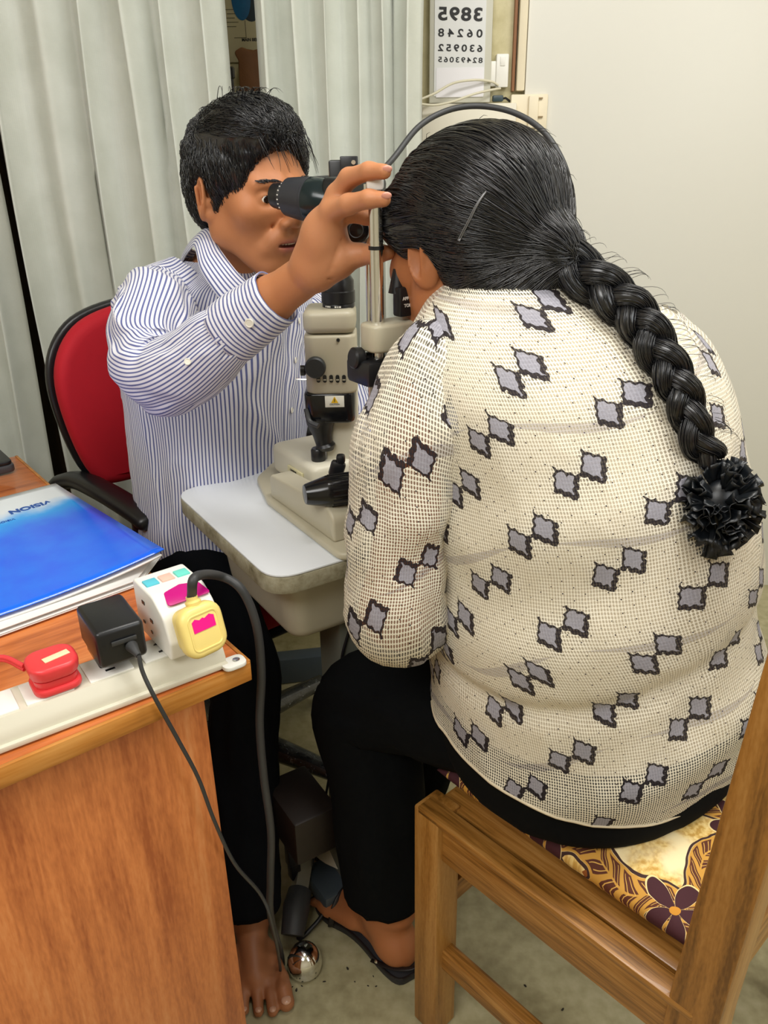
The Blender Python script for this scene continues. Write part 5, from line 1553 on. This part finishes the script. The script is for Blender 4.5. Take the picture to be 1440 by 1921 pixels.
# trousers
M_trou = plain('navy_black_trousers', srgb(9, 12, 17), .95, var=.2, bump=.15, spec=.15)
def trouser(h, k_, a, rk, ra, nm, parent, mat, hip_r=.085, seed=1.):
    x_ = (1, .2, 0)
    dn = (a - k_)
    secs = [(tuple(h), hip_r, hip_r, x_), (tuple(h.lerp(k_, .5) + Vector((0, 0, .005))), (hip_r + rk) / 2, (hip_r + rk) / 2, x_), (tuple(k_ + (h - k_).normalized() * .05 + Vector((0, 0, .002))), rk, rk, x_), (tuple(k_ + Vector((0, 0, -.03)) + (k_ - h).normalized() * .012), rk * .98, rk * .98, x_),
            (tuple(k_.lerp(a, .35)), rk * .96, rk * .96, x_), (tuple(k_.lerp(a, .7)), (rk + ra) / 2, (rk + ra) / 2, x_), (tuple(a), ra, ra, x_)]
    lf = Loft(secs, 2, False, folds(.006, 1.8, 6, seed)); return lf.mesh(48, 70, .4).build(nm, mat, parent, sharp=180, solid=.003)
trouser(hipR, kneeR, ankR + Vector((0, 0, .005)), .058, .052, 'trouser_leg', man, M_trou, .09, 2.); trouser(hipL, kneeL, ankL + Vector((0, 0, .005)), .066, .056, 'trouser_leg', man, M_trou, .09, 5.)
pel = Loft([((-.33, 1.44, .50), .15, .12, s3), ((-.33, 1.44, .53), .175, .14, s3), ((-.32, 1.435, .60), .17, .135, s3), ((-.31, 1.43, .66), .155, .118, s3)], 2.3, True)
pel.mesh(48, 12, .9).build('trouser_seat', M_trou, man, sharp=180)
# toe nails
M_nail = plain('nail', srgb(196, 150, 122), .25, bump=0)
for e, r_ in tipsR:
    mb = MB(); bm = bmesh.new(); bmesh.ops.create_uvsphere(bm, u_segments=14, v_segments=8, radius=1)
    mb.bm_add(bm, Matrix.Translation(e + Vector((0, 0, r_ * .80)) + Vector(fR).normalized() * r_ * .25) @ Matrix.Diagonal((r_ * .62, r_ * .62, r_ * .28, 1))); bm.free(); mb.build('toenail', M_nail, man, sharp=180)
M_fn = plain('fingernail', srgb(226, 160, 140), .22, bump=0)
for (px_, py_, Y_, ang_) in ((726, 317, .912, 0), (725, 367, .9045, 0)):
    mb = MB(); bm = bmesh.new(); bmesh.ops.create_uvsphere(bm, u_segments=14, v_segments=8, radius=1)
    mb.bm_add(bm, Matrix.Translation(PY(px_, py_, Y_ - .004)) @ Matrix.Rotation(.5, 4, 'X') @ Matrix.Diagonal((.0055, .0022, .0042, 1))); bm.free(); mb.build('fingernail', M_fn, man, sharp=180)

# ================================================================== the woman
woman = thing('person', 'woman seen from behind in a cream patterned blouse, long black braid down her back', 'person', (.235, .865, 0))
M_skinw = skin_mat('warm_brown_skin', srgb(172, 108, 66), srgb(150, 84, 70))
OW = PY(876, 474, .955); fw_ = Vector((-.65, .76, -.14))
MW = head_frame(OW, fw_, (.0, .05, 1))
lat0 = Vector((.90, .43, 0)).normalized(); lat1 = Vector((.84, .54, 0)).normalized()
l0 = tuple(lat0); l1 = tuple(lat1)
BW = Body()
sW = .95
build_head(BW, MW, sW, True); ear(BW, MW, -1, .92); ear(BW, MW, 1, .92)
BW.cap(MW @ Vector((0, -.035, -.045)), (.135, .915, 1.08), .050, .055, .02)
BW.cap((.135, .915, 1.09), (.19, .90, .98), .06, .10, .04)
BW.cap(Vector((.19, .89, .99)) - lat0 * .13, Vector((.19, .89, .99)) + lat0 * .13, .055, .055, .03)
BW.cap((.21, .89, .95), (.27, .895, .64), .125, .13, .05)
shL = Vector((.062, .842, 1.02)); elL = Vector((.018, .812, .785)); wrL = Vector((.062, .995, .800))
shR = Vector((.345, .965, 1.01)); elR = Vector((.425, 1.0, .785)); wrR = Vector((.24, 1.12, .80))
for a, b, c, s_ in ((shL, elL, wrL, 1), (shR, elR, wrR, -1)):
    BW.chain([a, a.lerp(b, .4), b], [.052, .048, .046], .02); BW.chain([b, b.lerp(c, .35), c], [.045, .040, .025], .02)
    fd_ = (c - b); fd_.z = 0; fd_.normalize(); sd_ = Vector((fd_.y, -fd_.x, 0))
    pc = c + fd_ * .045; BW.cap(c, pc, .024, .022, .012)
    for k in range(4):
        o = (k - 1.5) * .017; b0 = c + fd_ * .075 + sd_ * o; BW.chain([c + fd_ * .03 + sd_ * o * .6, b0, b0 + fd_ * .026 + Vector((0, 0, -.004)), b0 + fd_ * (.045 - abs(k - 1.4) * .004) + Vector((0, 0, -.014))], [.015, .010, .0085, .007], .005)
    BW.chain([c + fd_ * .015 - sd_ * .018 * s_, c + fd_ * .04 - sd_ * .038 * s_, c + fd_ * .068 - sd_ * .044 * s_], [.014, .0105, .008], .006)
hipLw = Vector((.20, .88, .555)); knLw = Vector((-.025, .995, .530)); anLw = PY(742, 1715, .955)
hipRw = Vector((.33, .98, .555)); knRw = Vector((.12, 1.16, .51)); anRw = Vector((-.03, 1.12, .09))
BW.cap((.28, .90, .64), (.28, .90, .62), .13, .12, .04)
for a, b, c in ((hipLw, knLw, anLw), (hipRw, knRw, anRw)):
    BW.chain([a, b], [.055, .036], .03); BW.chain([b, b.lerp(c, .35), c], [.036, .038, .032], .02)
fLw = (PZ(640, 1705, 0) - PZ(752, 1812, 0)).normalized()
hcL = PZ(752, 1812, 0)
ankS = Vector((hcL.x, hcL.y, 0)) + fLw * .045; ankS.z = anLw.z
BW.chain([anLw, ankS], [.033, .033], .01)
BW.ell(tuple(hcL + fLw * .012 + Vector((0, 0, .045))), (.033, .033, .030), None, .02)
g = foot(BW, Vector((ankS.x, ankS.y, .085)), fLw, .225, .040); tp = toes(BW, g[0], g[1], g[2], .225, .040, 1)
f2 = Vector((-.75, .62, 0)).normalized()
g = foot(BW, anRw, f2, .225, .040); toes(BW, g[0], g[1], g[2], .225, .040, -1)
# lift the feet on to the sandal soles
bw = BW
xs_ = mkaxis(-.27, .50, .006, [(-.03, .11, .0021)]); ys_ = mkaxis(.72, 1.36, .006, [(.86, 1.04, .0022)]); zs_ = mkaxis(-.004, 1.36, .007, [(1.08, 1.28, .0021), (0, .1, .004)])
Vw, Qw = BW.mesh(xs_, ys_, zs_); Vw = relax(Vw, Qw, 1, .35)
Vw[:, 2] += .014 * (1 - np.clip((Vw[:, 2] - .10) / .3, 0, 1))
tint = np.zeros((len(Vw), 4), dtype=np.float32); tint[:, 3] = 1
body_w = fast_mesh('body', Vw, Qw, M_skinw, woman, tint)
MWi = np.array(MW.inverted())

# hair shell
R3 = np.array(MW.to_3x3()); HB = Body()
Pw = lambda x, y, z: tuple(MW @ Vector((x, y, z)))
root = PY(1040, 474, .862)
rl = MW.inverted() @ root
HB.ell(Pw(0, -.012, .044), (.086, .102, .087), R3, .01)
HB.ell(Pw(0, -.048, .036), (.082, .072, .080), R3, .03)
HB.ell(Pw(0, -.060, -.020), (.070, .052, .066), R3, .03)
HB.cap(Pw(0, -.070, .010), tuple(Vector(Pw(0, -.070, .01)).lerp(root, .85)), .056, .028, .03)
HB.cap(tuple(Vector(Pw(0, -.06, -.03)).lerp(root, .2)), tuple(root), .052, .022, .03)
HB.cap(Pw(-.040, -.050, -.070), Pw(-.02, -.085, -.045), .026, .030, .03)
for sx in (-1, 1):
    HB.cap(Pw(sx * .062, .050, .045), Pw(sx * .074, .012, .020), .024, .016, .02)
HB.ell(Pw(0, .135, -.010), (.070, .070, .085), R3, .012, 'd')
for sx in (-1, 1):
    HB.ell(Pw(sx * .082, .004, -.030), (.034, .030, .040), R3, .008, 'd')
    HB.ell(Pw(sx * .075, .050, -.050), (.034, .045, .050), R3, .008, 'd')
HB.ell(Pw(0, .060, -.085), (.10, .075, .06), R3, .008, 'd')
lo = OW - Vector((.15, .20, .14)); hi = OW + Vector((.22, .15, .20))
ax3 = [mkaxis(lo[i], hi[i], .003, []) for i in range(3)]
Vh, Qh = HB.mesh(*ax3); Vh = relax(Vh, Qh, 2, .4)
rt = np.array(root)
hair_w = fast_mesh('hair', Vh, Qh, M_hair, woman)
bvw = BVHTree.FromPolygons([tuple(v) for v in Vh], [tuple(int(a) for a in q) for q in Qh])
paths = []
rg = random.Random(9)
swl = MW.to_3x3()
N_ = 0
nV = len(Vh)
while N_ < 3400:
    i = rg.randrange(nV); p0 = Vector(Vh[i])
    lp = MW.inverted() @ p0
    if (p0 - root).length < .04: continue
    N_ += 1
    p = p0.copy(); pts = []; L_ = rg.randint(7, 16)
    am = rg.uniform(.0002, .0022)
    side_b = rg.uniform(-.25, .25)
    ph_ = rg.uniform(0, 6)
    for k in range(L_):
        h, nr, _, _ = bvw.find_nearest(p)
        t_ = k / (L_ - 1)
        pts.append(h + nr * (.0004 + am * math.sin(math.pi * t_) - .0014 * (1 if k in (0, L_ - 1) else 0)))
        to = (root - h); dist = to.length; to.normalize()
        # over the top the hair first runs backwards and a little down
        sweep = swl @ Vector((0, -1, .05)); w_ = min(1, max(0, (dist - .06) / .12))
        low = swl @ Vector((0, -.6, -.55))
        lpz = (MW.inverted() @ h)
        d = to * (1.25 - .5 * w_) + sweep * .6 * w_ + (low * .5 * w_ if lpz.z > .05 else swl @ Vector((0, -.5, .15)) * .5 * w_)
        d += nr.cross(d) * (side_b * .35 + .10 * math.sin(k * .6 + ph_))
        d -= nr * d.dot(nr); d.normalize(); p = h + d * .0075
        if dist < .022: break
    if len(pts) > 4: paths.append((pts, rg.uniform(.0005, .0011)))
for k in range(70):     # loose short hairs near the nape and temple
    p0 = MW @ Vector((-.060 + rg.uniform(-.012, .02), -.035 + rg.uniform(-.03, .02), -.05 + rg.uniform(-.02, .02)))
    h, nr, _, _ = bvw.find_nearest(p0); d = Vector((rg.uniform(-.6, .2), -.1, -1)).normalized(); L_ = rg.uniform(.008, .022)
    paths.append(([h + d * L_ * t_ + nr * .004 * math.sin(t_ * 3) for t_ in [i / 5 for i in range(6)]], .0004))
for k in range(22):     # flyaways along the outline and the braid root
    p0 = MW @ Vector((rg.uniform(-.07, .09), rg.uniform(-.16, .02), rg.uniform(.0, .15)))
    h, nr, _, _ = bvw.find_nearest(p0); d = (root - h); d -= nr * d.dot(nr); d.normalize(); L_ = rg.uniform(.015, .035)
    paths.append(([h + d * L_ * t_ + nr * (.007 * math.sin(t_ * 2.2)) * rg.uniform(.9, 1.1) for t_ in [i / 6 for i in range(7)]], .00035))
hair_fibre_mesh(paths, 0, 'hair_strands', M_hair, hair_w)

# ---- blouse
m = Mat('knit_mesh_blouse', srgb(222, 212, 190), .85)
x, y, z = m.xyz('UV')
def knit(m, x, y, px_=.0031, py_=.0039):
    a = ((x / px_).fract() - .5).abs() * 2; b = ((y / py_ + 0).fract() - .5).abs() * 2
    ra = a * a * 1.1 + b * b * .75
    return (ra * -1 + .62).step(0., .30)
hole = knit(m, x, y)
tilt = math.radians(10)
xr = x * math.cos(tilt) + y * math.sin(tilt); yr = y * math.cos(tilt) - x * math.sin(tilt)
wx = xr + (m.noise(9, 'UV', detail=1) - .5) * .012; wy = yr + (m.noise(11, 'UV', detail=1) - .5) * .012
CW, CH = .145, .050
row = (wy / CH).floor(); fv = (wy / CH).fract() - .5; fu = (wx / CW + row * .5).fract() - .5
ax_ = fu * CW; ay_ = fv * CH; t2 = math.radians(17)
X_ = ax_ * math.cos(t2) + ay_ * math.sin(t2); Y_ = ay_ * math.cos(t2) - ax_ * math.sin(t2)
wob = (m.noise(230, 'UV', detail=2) - .5) * .75
ex = (X_.abs() - .0172).abs(); 
dd_ = ex / .0160 + Y_.abs() / .0190 + wob * .55 + ((ex * 520).sin() * (Y_ * 520).sin()) * .16
fill = dd_.lt(.78); line = dd_.lt(1.02) * dd_.gt(.70)
link = X_.abs().lt(.0050) * Y_.abs().lt(.0016 + .0)
base = m.mix(m.noise(60, 'UV'), srgb(228, 219, 197), srgb(242, 236, 220))
speck = (((x / .0118).fract() - .5) * .0118)._m('POWER', 2.0) + (((y / .0143 + (x / .0118).floor() * .5).fract() - .5) * .0143)._m('POWER', 2.0)
col = m.mix(speck.lt(.00000065), base, srgb(52, 42, 44))
strk = ((yr + (xr * 21).sin() * .013) / .118).fract() * .118
sw_ = (xr * 33 + 1.0).sin() * .0028 + .0026
col = m.mix((strk - .05).abs().lt(sw_) * .42, col, srgb(120, 112, 132))
col = m.mix(fill, col, m.mix(m.noise(500, 'UV'), srgb(128, 126, 136), srgb(176, 174, 184)))
col = m.mix(line.max(link), col, srgb(30, 22, 28))
m.setcol(col)
alpha = (hole * -.85 + 1).max(fill.max(line) * .80)
m.nt.links.new(alpha.k, m.b.inputs['Alpha'])
m.bump(alpha, .5, .0015)
M_knit = m.m
M_slip = plain('inner_slip', srgb(240, 228, 204), .85, var=.05, bump=0)
def wrf(amp=.006, seed=2.):
    f1 = folds(amp, 1.7, 5.5, seed)
    def w(ang, l, n):
        return f1(ang, l, n)
    return w
# torso: z downwards list reversed so that the loft runs upwards
T_ = [(.520, (.292, .895), .212, .172, l1), (.58, (.288, .895), .226, .186, l1), (.66, (.278, .892), .227, .184, l1), (.74, (.264, .890), .215, .172, l1), (.82, (.252, .885), .208, .165, l0), (.90, (.240, .885), .205, .160, l0),
      (.98, (.224, .890), .202, .147, l0), (1.05, (.206, .895), .190, .130, l0), (1.095, (.188, .902), .162, .108, l0), (1.125, (.168, .908), .120, .088, l0), (1.147, (.154, .913), .082, .068, l0), (1.160, (.146, .916), .064, .058, l0)]
def rolls(ang, l, n):
    """soft folds of the cloth across the back"""
    z_ = .525 + l * .93
    v = folds(.0045, 1.6, 5.0, 2.2)(ang, l, n)
    lx = math.cos(ang)           # +1 = her right
    b = .5 - .5 * math.sin(ang)  # 1 at the back
    c1 = .735 + .035 * lx; c2 = .64 + .06 * lx
    v += .013 * b * (math.exp(-((z_ - c1 - .05) / .05) ** 2) - 1.2 * math.exp(-((z_ - c1) / .014) ** 2) * (.35 - .65 * min(0, lx)))
    v += .010 * b * math.exp(-((z_ - c2) / .035) ** 2)
    v += .004 * math.sin(z_ * 55 - lx * 3.5) * b * math.exp(-((z_ - .86) / .12) ** 2) * (.3 + .7 * abs(lx))
    return v
torW = Loft([((c_[0], c_[1], z_), a_, b_, t_) for z_, c_, a_, b_, t_ in T_], 2.25, False, rolls)
class _: pass
torW.level = True
def uvloft(lf, nu, nv, a0, a1, ang_c, mbx=None, push=0., l0_=0., edge=None):
    mb = MB()
    def fn(u_, v_):
        an = a0 + (a1 - a0) * u_; l = l0_ + v_ * (lf.tot - l0_)
        if edge: l = l0_ + edge(an) + v_ * (lf.tot - l0_ - edge(an))
        r_ = math.sqrt((lf.q(l, 1) ** 2 + lf.q(l, 2) ** 2) / 2)
        return lf.at(an, l, push), ((an - ang_c) * r_, l)
    mb.grid(fn, nu, nv); return mb
hemf = lambda an: .0 + .085 * max(0., math.cos(an - math.pi * .86) * .5 + .5) ** 1.3
blouse = uvloft(torW, 220, 200, math.pi / 2, math.pi * 2.5, math.pi * 1.5, edge=hemf).build('blouse', M_knit, woman, sharp=180)
uvloft(torW, 110, 60, math.pi / 2, math.pi * 2.5, math.pi * 1.5, push=-.007, l0_=.12).build('inner_slip', M_slip, woman, sharp=180)
# rolled hem and neck edge
mb = MB(); mb.tube([torW.at(math.pi / 2 + 2 * math.pi * k / 120, hemf(math.pi / 2 + 2 * math.pi * k / 120), -.0005) for k in range(121)], .0022, 6, caps=False); mb.build('hem', plain('hem_knit', srgb(214, 200, 172), .85), woman, sharp=180)
mb = MB(); mb.tube([torW.at(2 * math.pi * k / 60, torW.tot, .001) for k in range(61)], .0035, 8, caps=False); mb.build('neckband', plain('neck_knit', srgb(222, 208, 176), .85), woman, sharp=180)
# shoulder seam
# sleeves
def sleeve_w(pts, ax_v, seed):
    def w(ang, l, n):
        return folds(.0045, 1.8, 8, seed)(ang, l, n) + .002 * math.sin(l * 70 + 2 * math.cos(ang))
    lf = Loft([(tuple(p_), a_, b_, ax_v) for p_, a_, b_ in pts], 2.1, False, w); return lf
VS = Vector
slW = sleeve_w([(VS((.110, .875, 1.065)), .060, .055), (VS((.066, .842, 1.040)), .072, .066), (VS((.030, .812, .975)), .064, .062), (VS((.014, .802, .90)), .055, .060), (VS((.010, .797, .84)), .056, .060), (VS((.014, .800, .790)), .060, .062), (VS((.020, .825, .765)), .062, .058), (VS((.030, .870, .765)), .056, .054), (VS((.045, .92, .775)), .048, .046)], (.9, .3, .1), 3.1)
uvloft(slW, 96, 120, 0, 2 * math.pi, math.pi * 1.5).build('sleeve', M_knit, woman, sharp=180)
slWR = sleeve_w([(VS((.305, .945, 1.055)), .058, .052), (VS((.345, .955, 1.025)), .064, .060), (VS((.378, .962, .95)), .058, .058), (VS((.418, .968, .86)), .058, .058), (VS((.440, .98, .79)), .060, .060), (VS((.42, 1.02, .765)), .058, .056), (VS((.35, 1.06, .785)), .046, .045)], (.9, .3, .1), 6.1)
uvloft(slWR, 80, 80, 0, 2 * math.pi, math.pi * 1.2).build('sleeve', M_knit, woman, sharp=180)

# ---- trousers
M_trw = plain('black_trousers', srgb(9, 11, 13), .95, var=.25, scale=90, bump=.2, spec=.12)
def tw(h, k_, a, rh, rk, ra, seed):
    x_ = (1, .2, 0)
    secs = [(tuple(h), rh, rh, x_), (tuple(h.lerp(k_, .5) + Vector((0, 0, -.002))), (rh + rk) / 2, (rh + rk) / 2, x_), (tuple(k_ + (h - k_).normalized() * .06), rk, rk, x_), (tuple(k_ + Vector((0, 0, -.03)) + (k_ - h).normalized() * .012), rk * .98, rk * .98, x_),
            (tuple(k_.lerp(a, .35)), rk * .93, rk * .93, x_), (tuple(k_.lerp(a, .7)), (rk + ra) / 2, (rk + ra) / 2, x_), (tuple(a), ra, ra, x_)]
    Loft(secs, 2, False, folds(.006, 1.8, 6, seed)).mesh(48, 70, .4).build('trouser_leg', M_trw, woman, sharp=180, solid=.003)
tw(Vector((.215, .865, .575)), Vector((-.026, .992, .530)), PY(722, 1668, .978), .090, .078, .067, 1.)
tw(Vector((.33, .98, .575)), Vector((.115, 1.165, .515)), Vector((.0, 1.10, .12)), .090, .076, .060, 3.)
pw = Loft([((.292, .890, .498), .18, .145, l1), ((.292, .892, .514), .207, .170, l1), ((.288, .895, .56), .220, .180, l1), ((.281, .894, .63), .221, .176, l1), ((.275, .895, .665), .17, .12, l1)], 2.2, True, folds(.003, 2, 6, 4))
pw.mesh(90, 24, 1.2, ).build('trouser_seat', M_trw, woman, sharp=180)

# ---- braid
def back_pt(px, py, out):
    h = ray_hit(torW, px, py, 180, 150)
    if h is None: print('miss', px, py); return PY(px, py, .80)
    return h[1] + tocam(h[1]) * out * .6 + Vector((0, 0, out * .4))
bp = [root + Vector((-.012, .006, .008)), root + Vector((.008, -.006, -.006)), back_pt(1120, 545, .030), back_pt(1165, 580, .028), back_pt(1205, 622, .026), back_pt(1240, 672, .025), back_pt(1268, 725, .024), back_pt(1292, 780, .023), back_pt(1314, 830, .021), back_pt(1338, 880, .02)]
BPc = catmull(bp, 14); nb = len(BPc)
def bframe(i):
    t_ = (BPc[min(i + 1, nb - 1)] - BPc[max(i - 1, 0)]).normalized(); n_ = tocam(BPc[i]); n_ = (n_ - t_ * n_.dot(t_)).normalized(); return t_, n_, t_.cross(n_)
TH = 17.5
paths = []; rg = random.Random(4)
braid_e = None
strand_objs = []
for s_ in range(3):
    cl = []; rr = []
    for i in range(nb):
        f_ = i / (nb - 1); th = TH * f_ + 2 * math.pi * s_ / 3; t_, n_, b_ = bframe(i)
        k = (1.0 - .35 * f_) * min(1, .45 + f_ * 5)
        cl.append(BPc[i] + b_ * (.0160 * k * math.sin(th)) + n_ * (.0085 * k * math.sin(2 * th)))
        rr.append(.0132 * k * (1 + .10 * math.cos(2 * th)))
    mb = MB(); mb.tube(cl, [q * .93 for q in rr], 14, flat=.95)
    o = mb.build('braid_strand', M_hair, hair_w, sharp=180)
    strand_objs.append(o)
    for k in range(330):
        a0 = rg.uniform(0, 2 * math.pi); i0 = rg.randrange(0, nb - 14); ln = rg.randint(12, 30); tws = rg.uniform(-.02, .05)
        pts = []
        for i in range(i0, min(nb, i0 + ln)):
            t_ = (cl[min(i + 1, nb - 1)] - cl[max(i - 1, 0)]).normalized(); n_ = tocam(cl[i]); n_ = (n_ - t_ * n_.dot(t_)).normalized(); b_ = t_.cross(n_)
            a_ = a0 + tws * (i - i0)
            pts.append(cl[i] + (n_ * math.cos(a_) + b_ * math.sin(a_)) * (rr[i] * rg.uniform(.945, 1.01)))
        paths.append((pts, rg.uniform(.0005, .0010)))
for k in range(80):
    i = rg.randrange(2, nb - 10); t_, n_, b_ = bframe(i); sg = rg.choice((-1, 1)); p0 = BPc[i] + b_ * sg * .022; L_ = rg.uniform(.010, .028)
    paths.append(([p0 + t_ * L_ * q + b_ * sg * .010 * math.sin(q * 2.3) + Vector((0, 0, .004 * q)) for q in [j / 6 for j in range(7)]], .0003))
hair_fibre_mesh(paths, 0, 'braid_fibres', M_hair, hair_w)

# ruffled black hair tie
M_ruff = plain('black_satin', srgb(16, 20, 24), .38, var=.3, scale=120, bump=.1)
h = ray_hit(torW, 1352, 960, 180, 150)
cS = (h[1] if h else PY(1352, 960, .78)) + tocam(h[1] if h else (0, 0, 0)) * .020
tie = thing('hair_tie', 'ruffled black fabric flower hair tie at the end of the braid', 'hair tie', cS)
mb = MB(); rg = random.Random(12)
up_b = Vector((-.12, -.10, 1)).normalized()
for k in range(150):
    th = rg.uniform(0, 2 * math.pi); ph = math.acos(rg.uniform(-1, 1))
    d = Vector((math.sin(ph) * math.cos(th), math.sin(ph) * math.sin(th), math.cos(ph)))
    c = cS + Vector((d.x * .021, d.y * .018, d.z * .030))
    e1 = d.cross(Vector((rg.uniform(-1, 1), rg.uniform(-1, 1), rg.uniform(-1, 1)))).normalized(); e2 = d.cross(e1)
    wd = rg.uniform(.010, .017); ln = rg.uniform(.016, .026); ph1 = rg.uniform(0, 6)
    def fn(u_, v_, c=c, d=d, e1=e1, e2=e2, wd=wd, ln=ln, ph1=ph1):
        return c + d * ln * v_ + e1 * (u_ - .5) * wd * (.5 + v_) + e2 * (.0035 * math.sin(u_ * 7 + ph1) * v_ + .004 * v_ * v_), (u_, v_)
    mb.grid(fn, 6, 4)
mb.build('ruffles', M_ruff, tie, sharp=60, solid=.0005)
mb = MB(); bm = bmesh.new(); bmesh.ops.create_icosphere(bm, subdivisions=3, radius=1); mb.bm_add(bm, Matrix.Translation(cS) @ Matrix.Diagonal((.023, .020, .031, 1))); bm.free(); mb.build('core', M_ruff, tie, sharp=180)
# hair pin
def hair_hit(px, py):
    d = ray(px, py).normalized(); r_ = bvw.ray_cast(cam_pos, d); return r_[0], r_[1]
pp = []
for px, py in ((907, 362), (896, 378), (886, 396), (878, 413), (869, 430), (859, 450)):
    q, nr = hair_hit(px, py); pp.append(q + tocam(q) * .0035)
pin = MB().tube(catmull(pp, 4), .0011, 8, flat=.6)
pin2 = [p_ + Vector((.0022, 0, .0012)) for p_ in pp]
pin.tube(catmull(pin2, 4), .0011, 8); pin.tube([pp[-1], pp[-1] + Vector((.0012, -.001, -.001)), pin2[-1]], .0011, 8)
pin.build('hair_pin', plain('grey_pin', srgb(120, 120, 122), .3, .6, bump=0), None, sharp=60, label="thin grey hair pin in the woman's black hair", category='hair pin')

# ---- sandals
M_sole = plain('sandal_sole', srgb(40, 40, 44), .55, var=.1)
M_strap = plain('sandal_strap', srgb(28, 22, 22), .45, var=.1)
def sandal(hc, fd, label, L=.245):
    hc = Vector((hc.x, hc.y, 0)); sd = Vector((fd.y, -fd.x, 0)); t = thing('sandal', label, 'sandal', hc)
    Mx = Matrix.Translation(hc) @ Matrix((sd, fd, Vector((0, 0, 1)))).transposed().to_4x4()
    out = []
    for (w_, y_) in ((.0, -.034), (.028, -.024), (.034, .01), (.028, .07), (.030, .11), (.041, .15), (.038, .185), (.02, .207), (0, .212)): out.append((w_, y_))
    pts = out + [(-w_, y_) for w_, y_ in out[1:-1]][::-1]
    pts = [tuple(p_) for p_ in catmull([(p_[0], p_[1], 0) for p_ in pts + pts[:1]], 4)][:-1]; pts = [(p_[0], p_[1]) for p_ in pts]
    mb = MB(); mb.prism(pts, 0.001, .016, Mx, bev=.002); mb.build('sole', M_sole, t)
    mb = MB(); mb.tube([Mx @ Vector((p_[0] * .99, p_[1] * .99, .017)) for p_ in pts + pts[:1]], .0022, 6, caps=False); mb.build('rim', M_strap, t)
    for a_ in (.145, ):
        arc = [Mx @ Vector((.043 * math.cos(q), a_ + .01 * math.cos(q), .012 + .050 * math.sin(q))) for q in [math.pi * j / 12 for j in range(13)]]
        mb = MB(); mb.tube(arc, .006, 8, flat=.3); mb.build('strap', M_strap, t, sharp=180)
    arc = [Mx @ Vector((.035 * math.cos(q), .035 - .077 * math.sin(q), .014 + .030 * math.sin(q))) for q in [math.pi * j / 16 for j in range(17)]]
    mb = MB(); mb.tube(arc, .005, 8, flat=.35); mb.build('heel_strap', M_strap, t, sharp=180)
    q = Mx @ Vector((-.0365, .022, .024)); mb = MB(); mb.lathe([(.0035, 0), (.0035, .0015), (.002, .003)], 12, zframe(q, -sd)); mb.build('stud', M_chrome, t)
sandal(hcL + fLw * .0, fLw, "black sandal with a heel strap on the woman's nearer foot beside the chair leg")
sandal(Vector((anRw.x, anRw.y, 0)) - f2 * .045, f2, "dark sandal on the woman's farther foot behind the chrome caster")
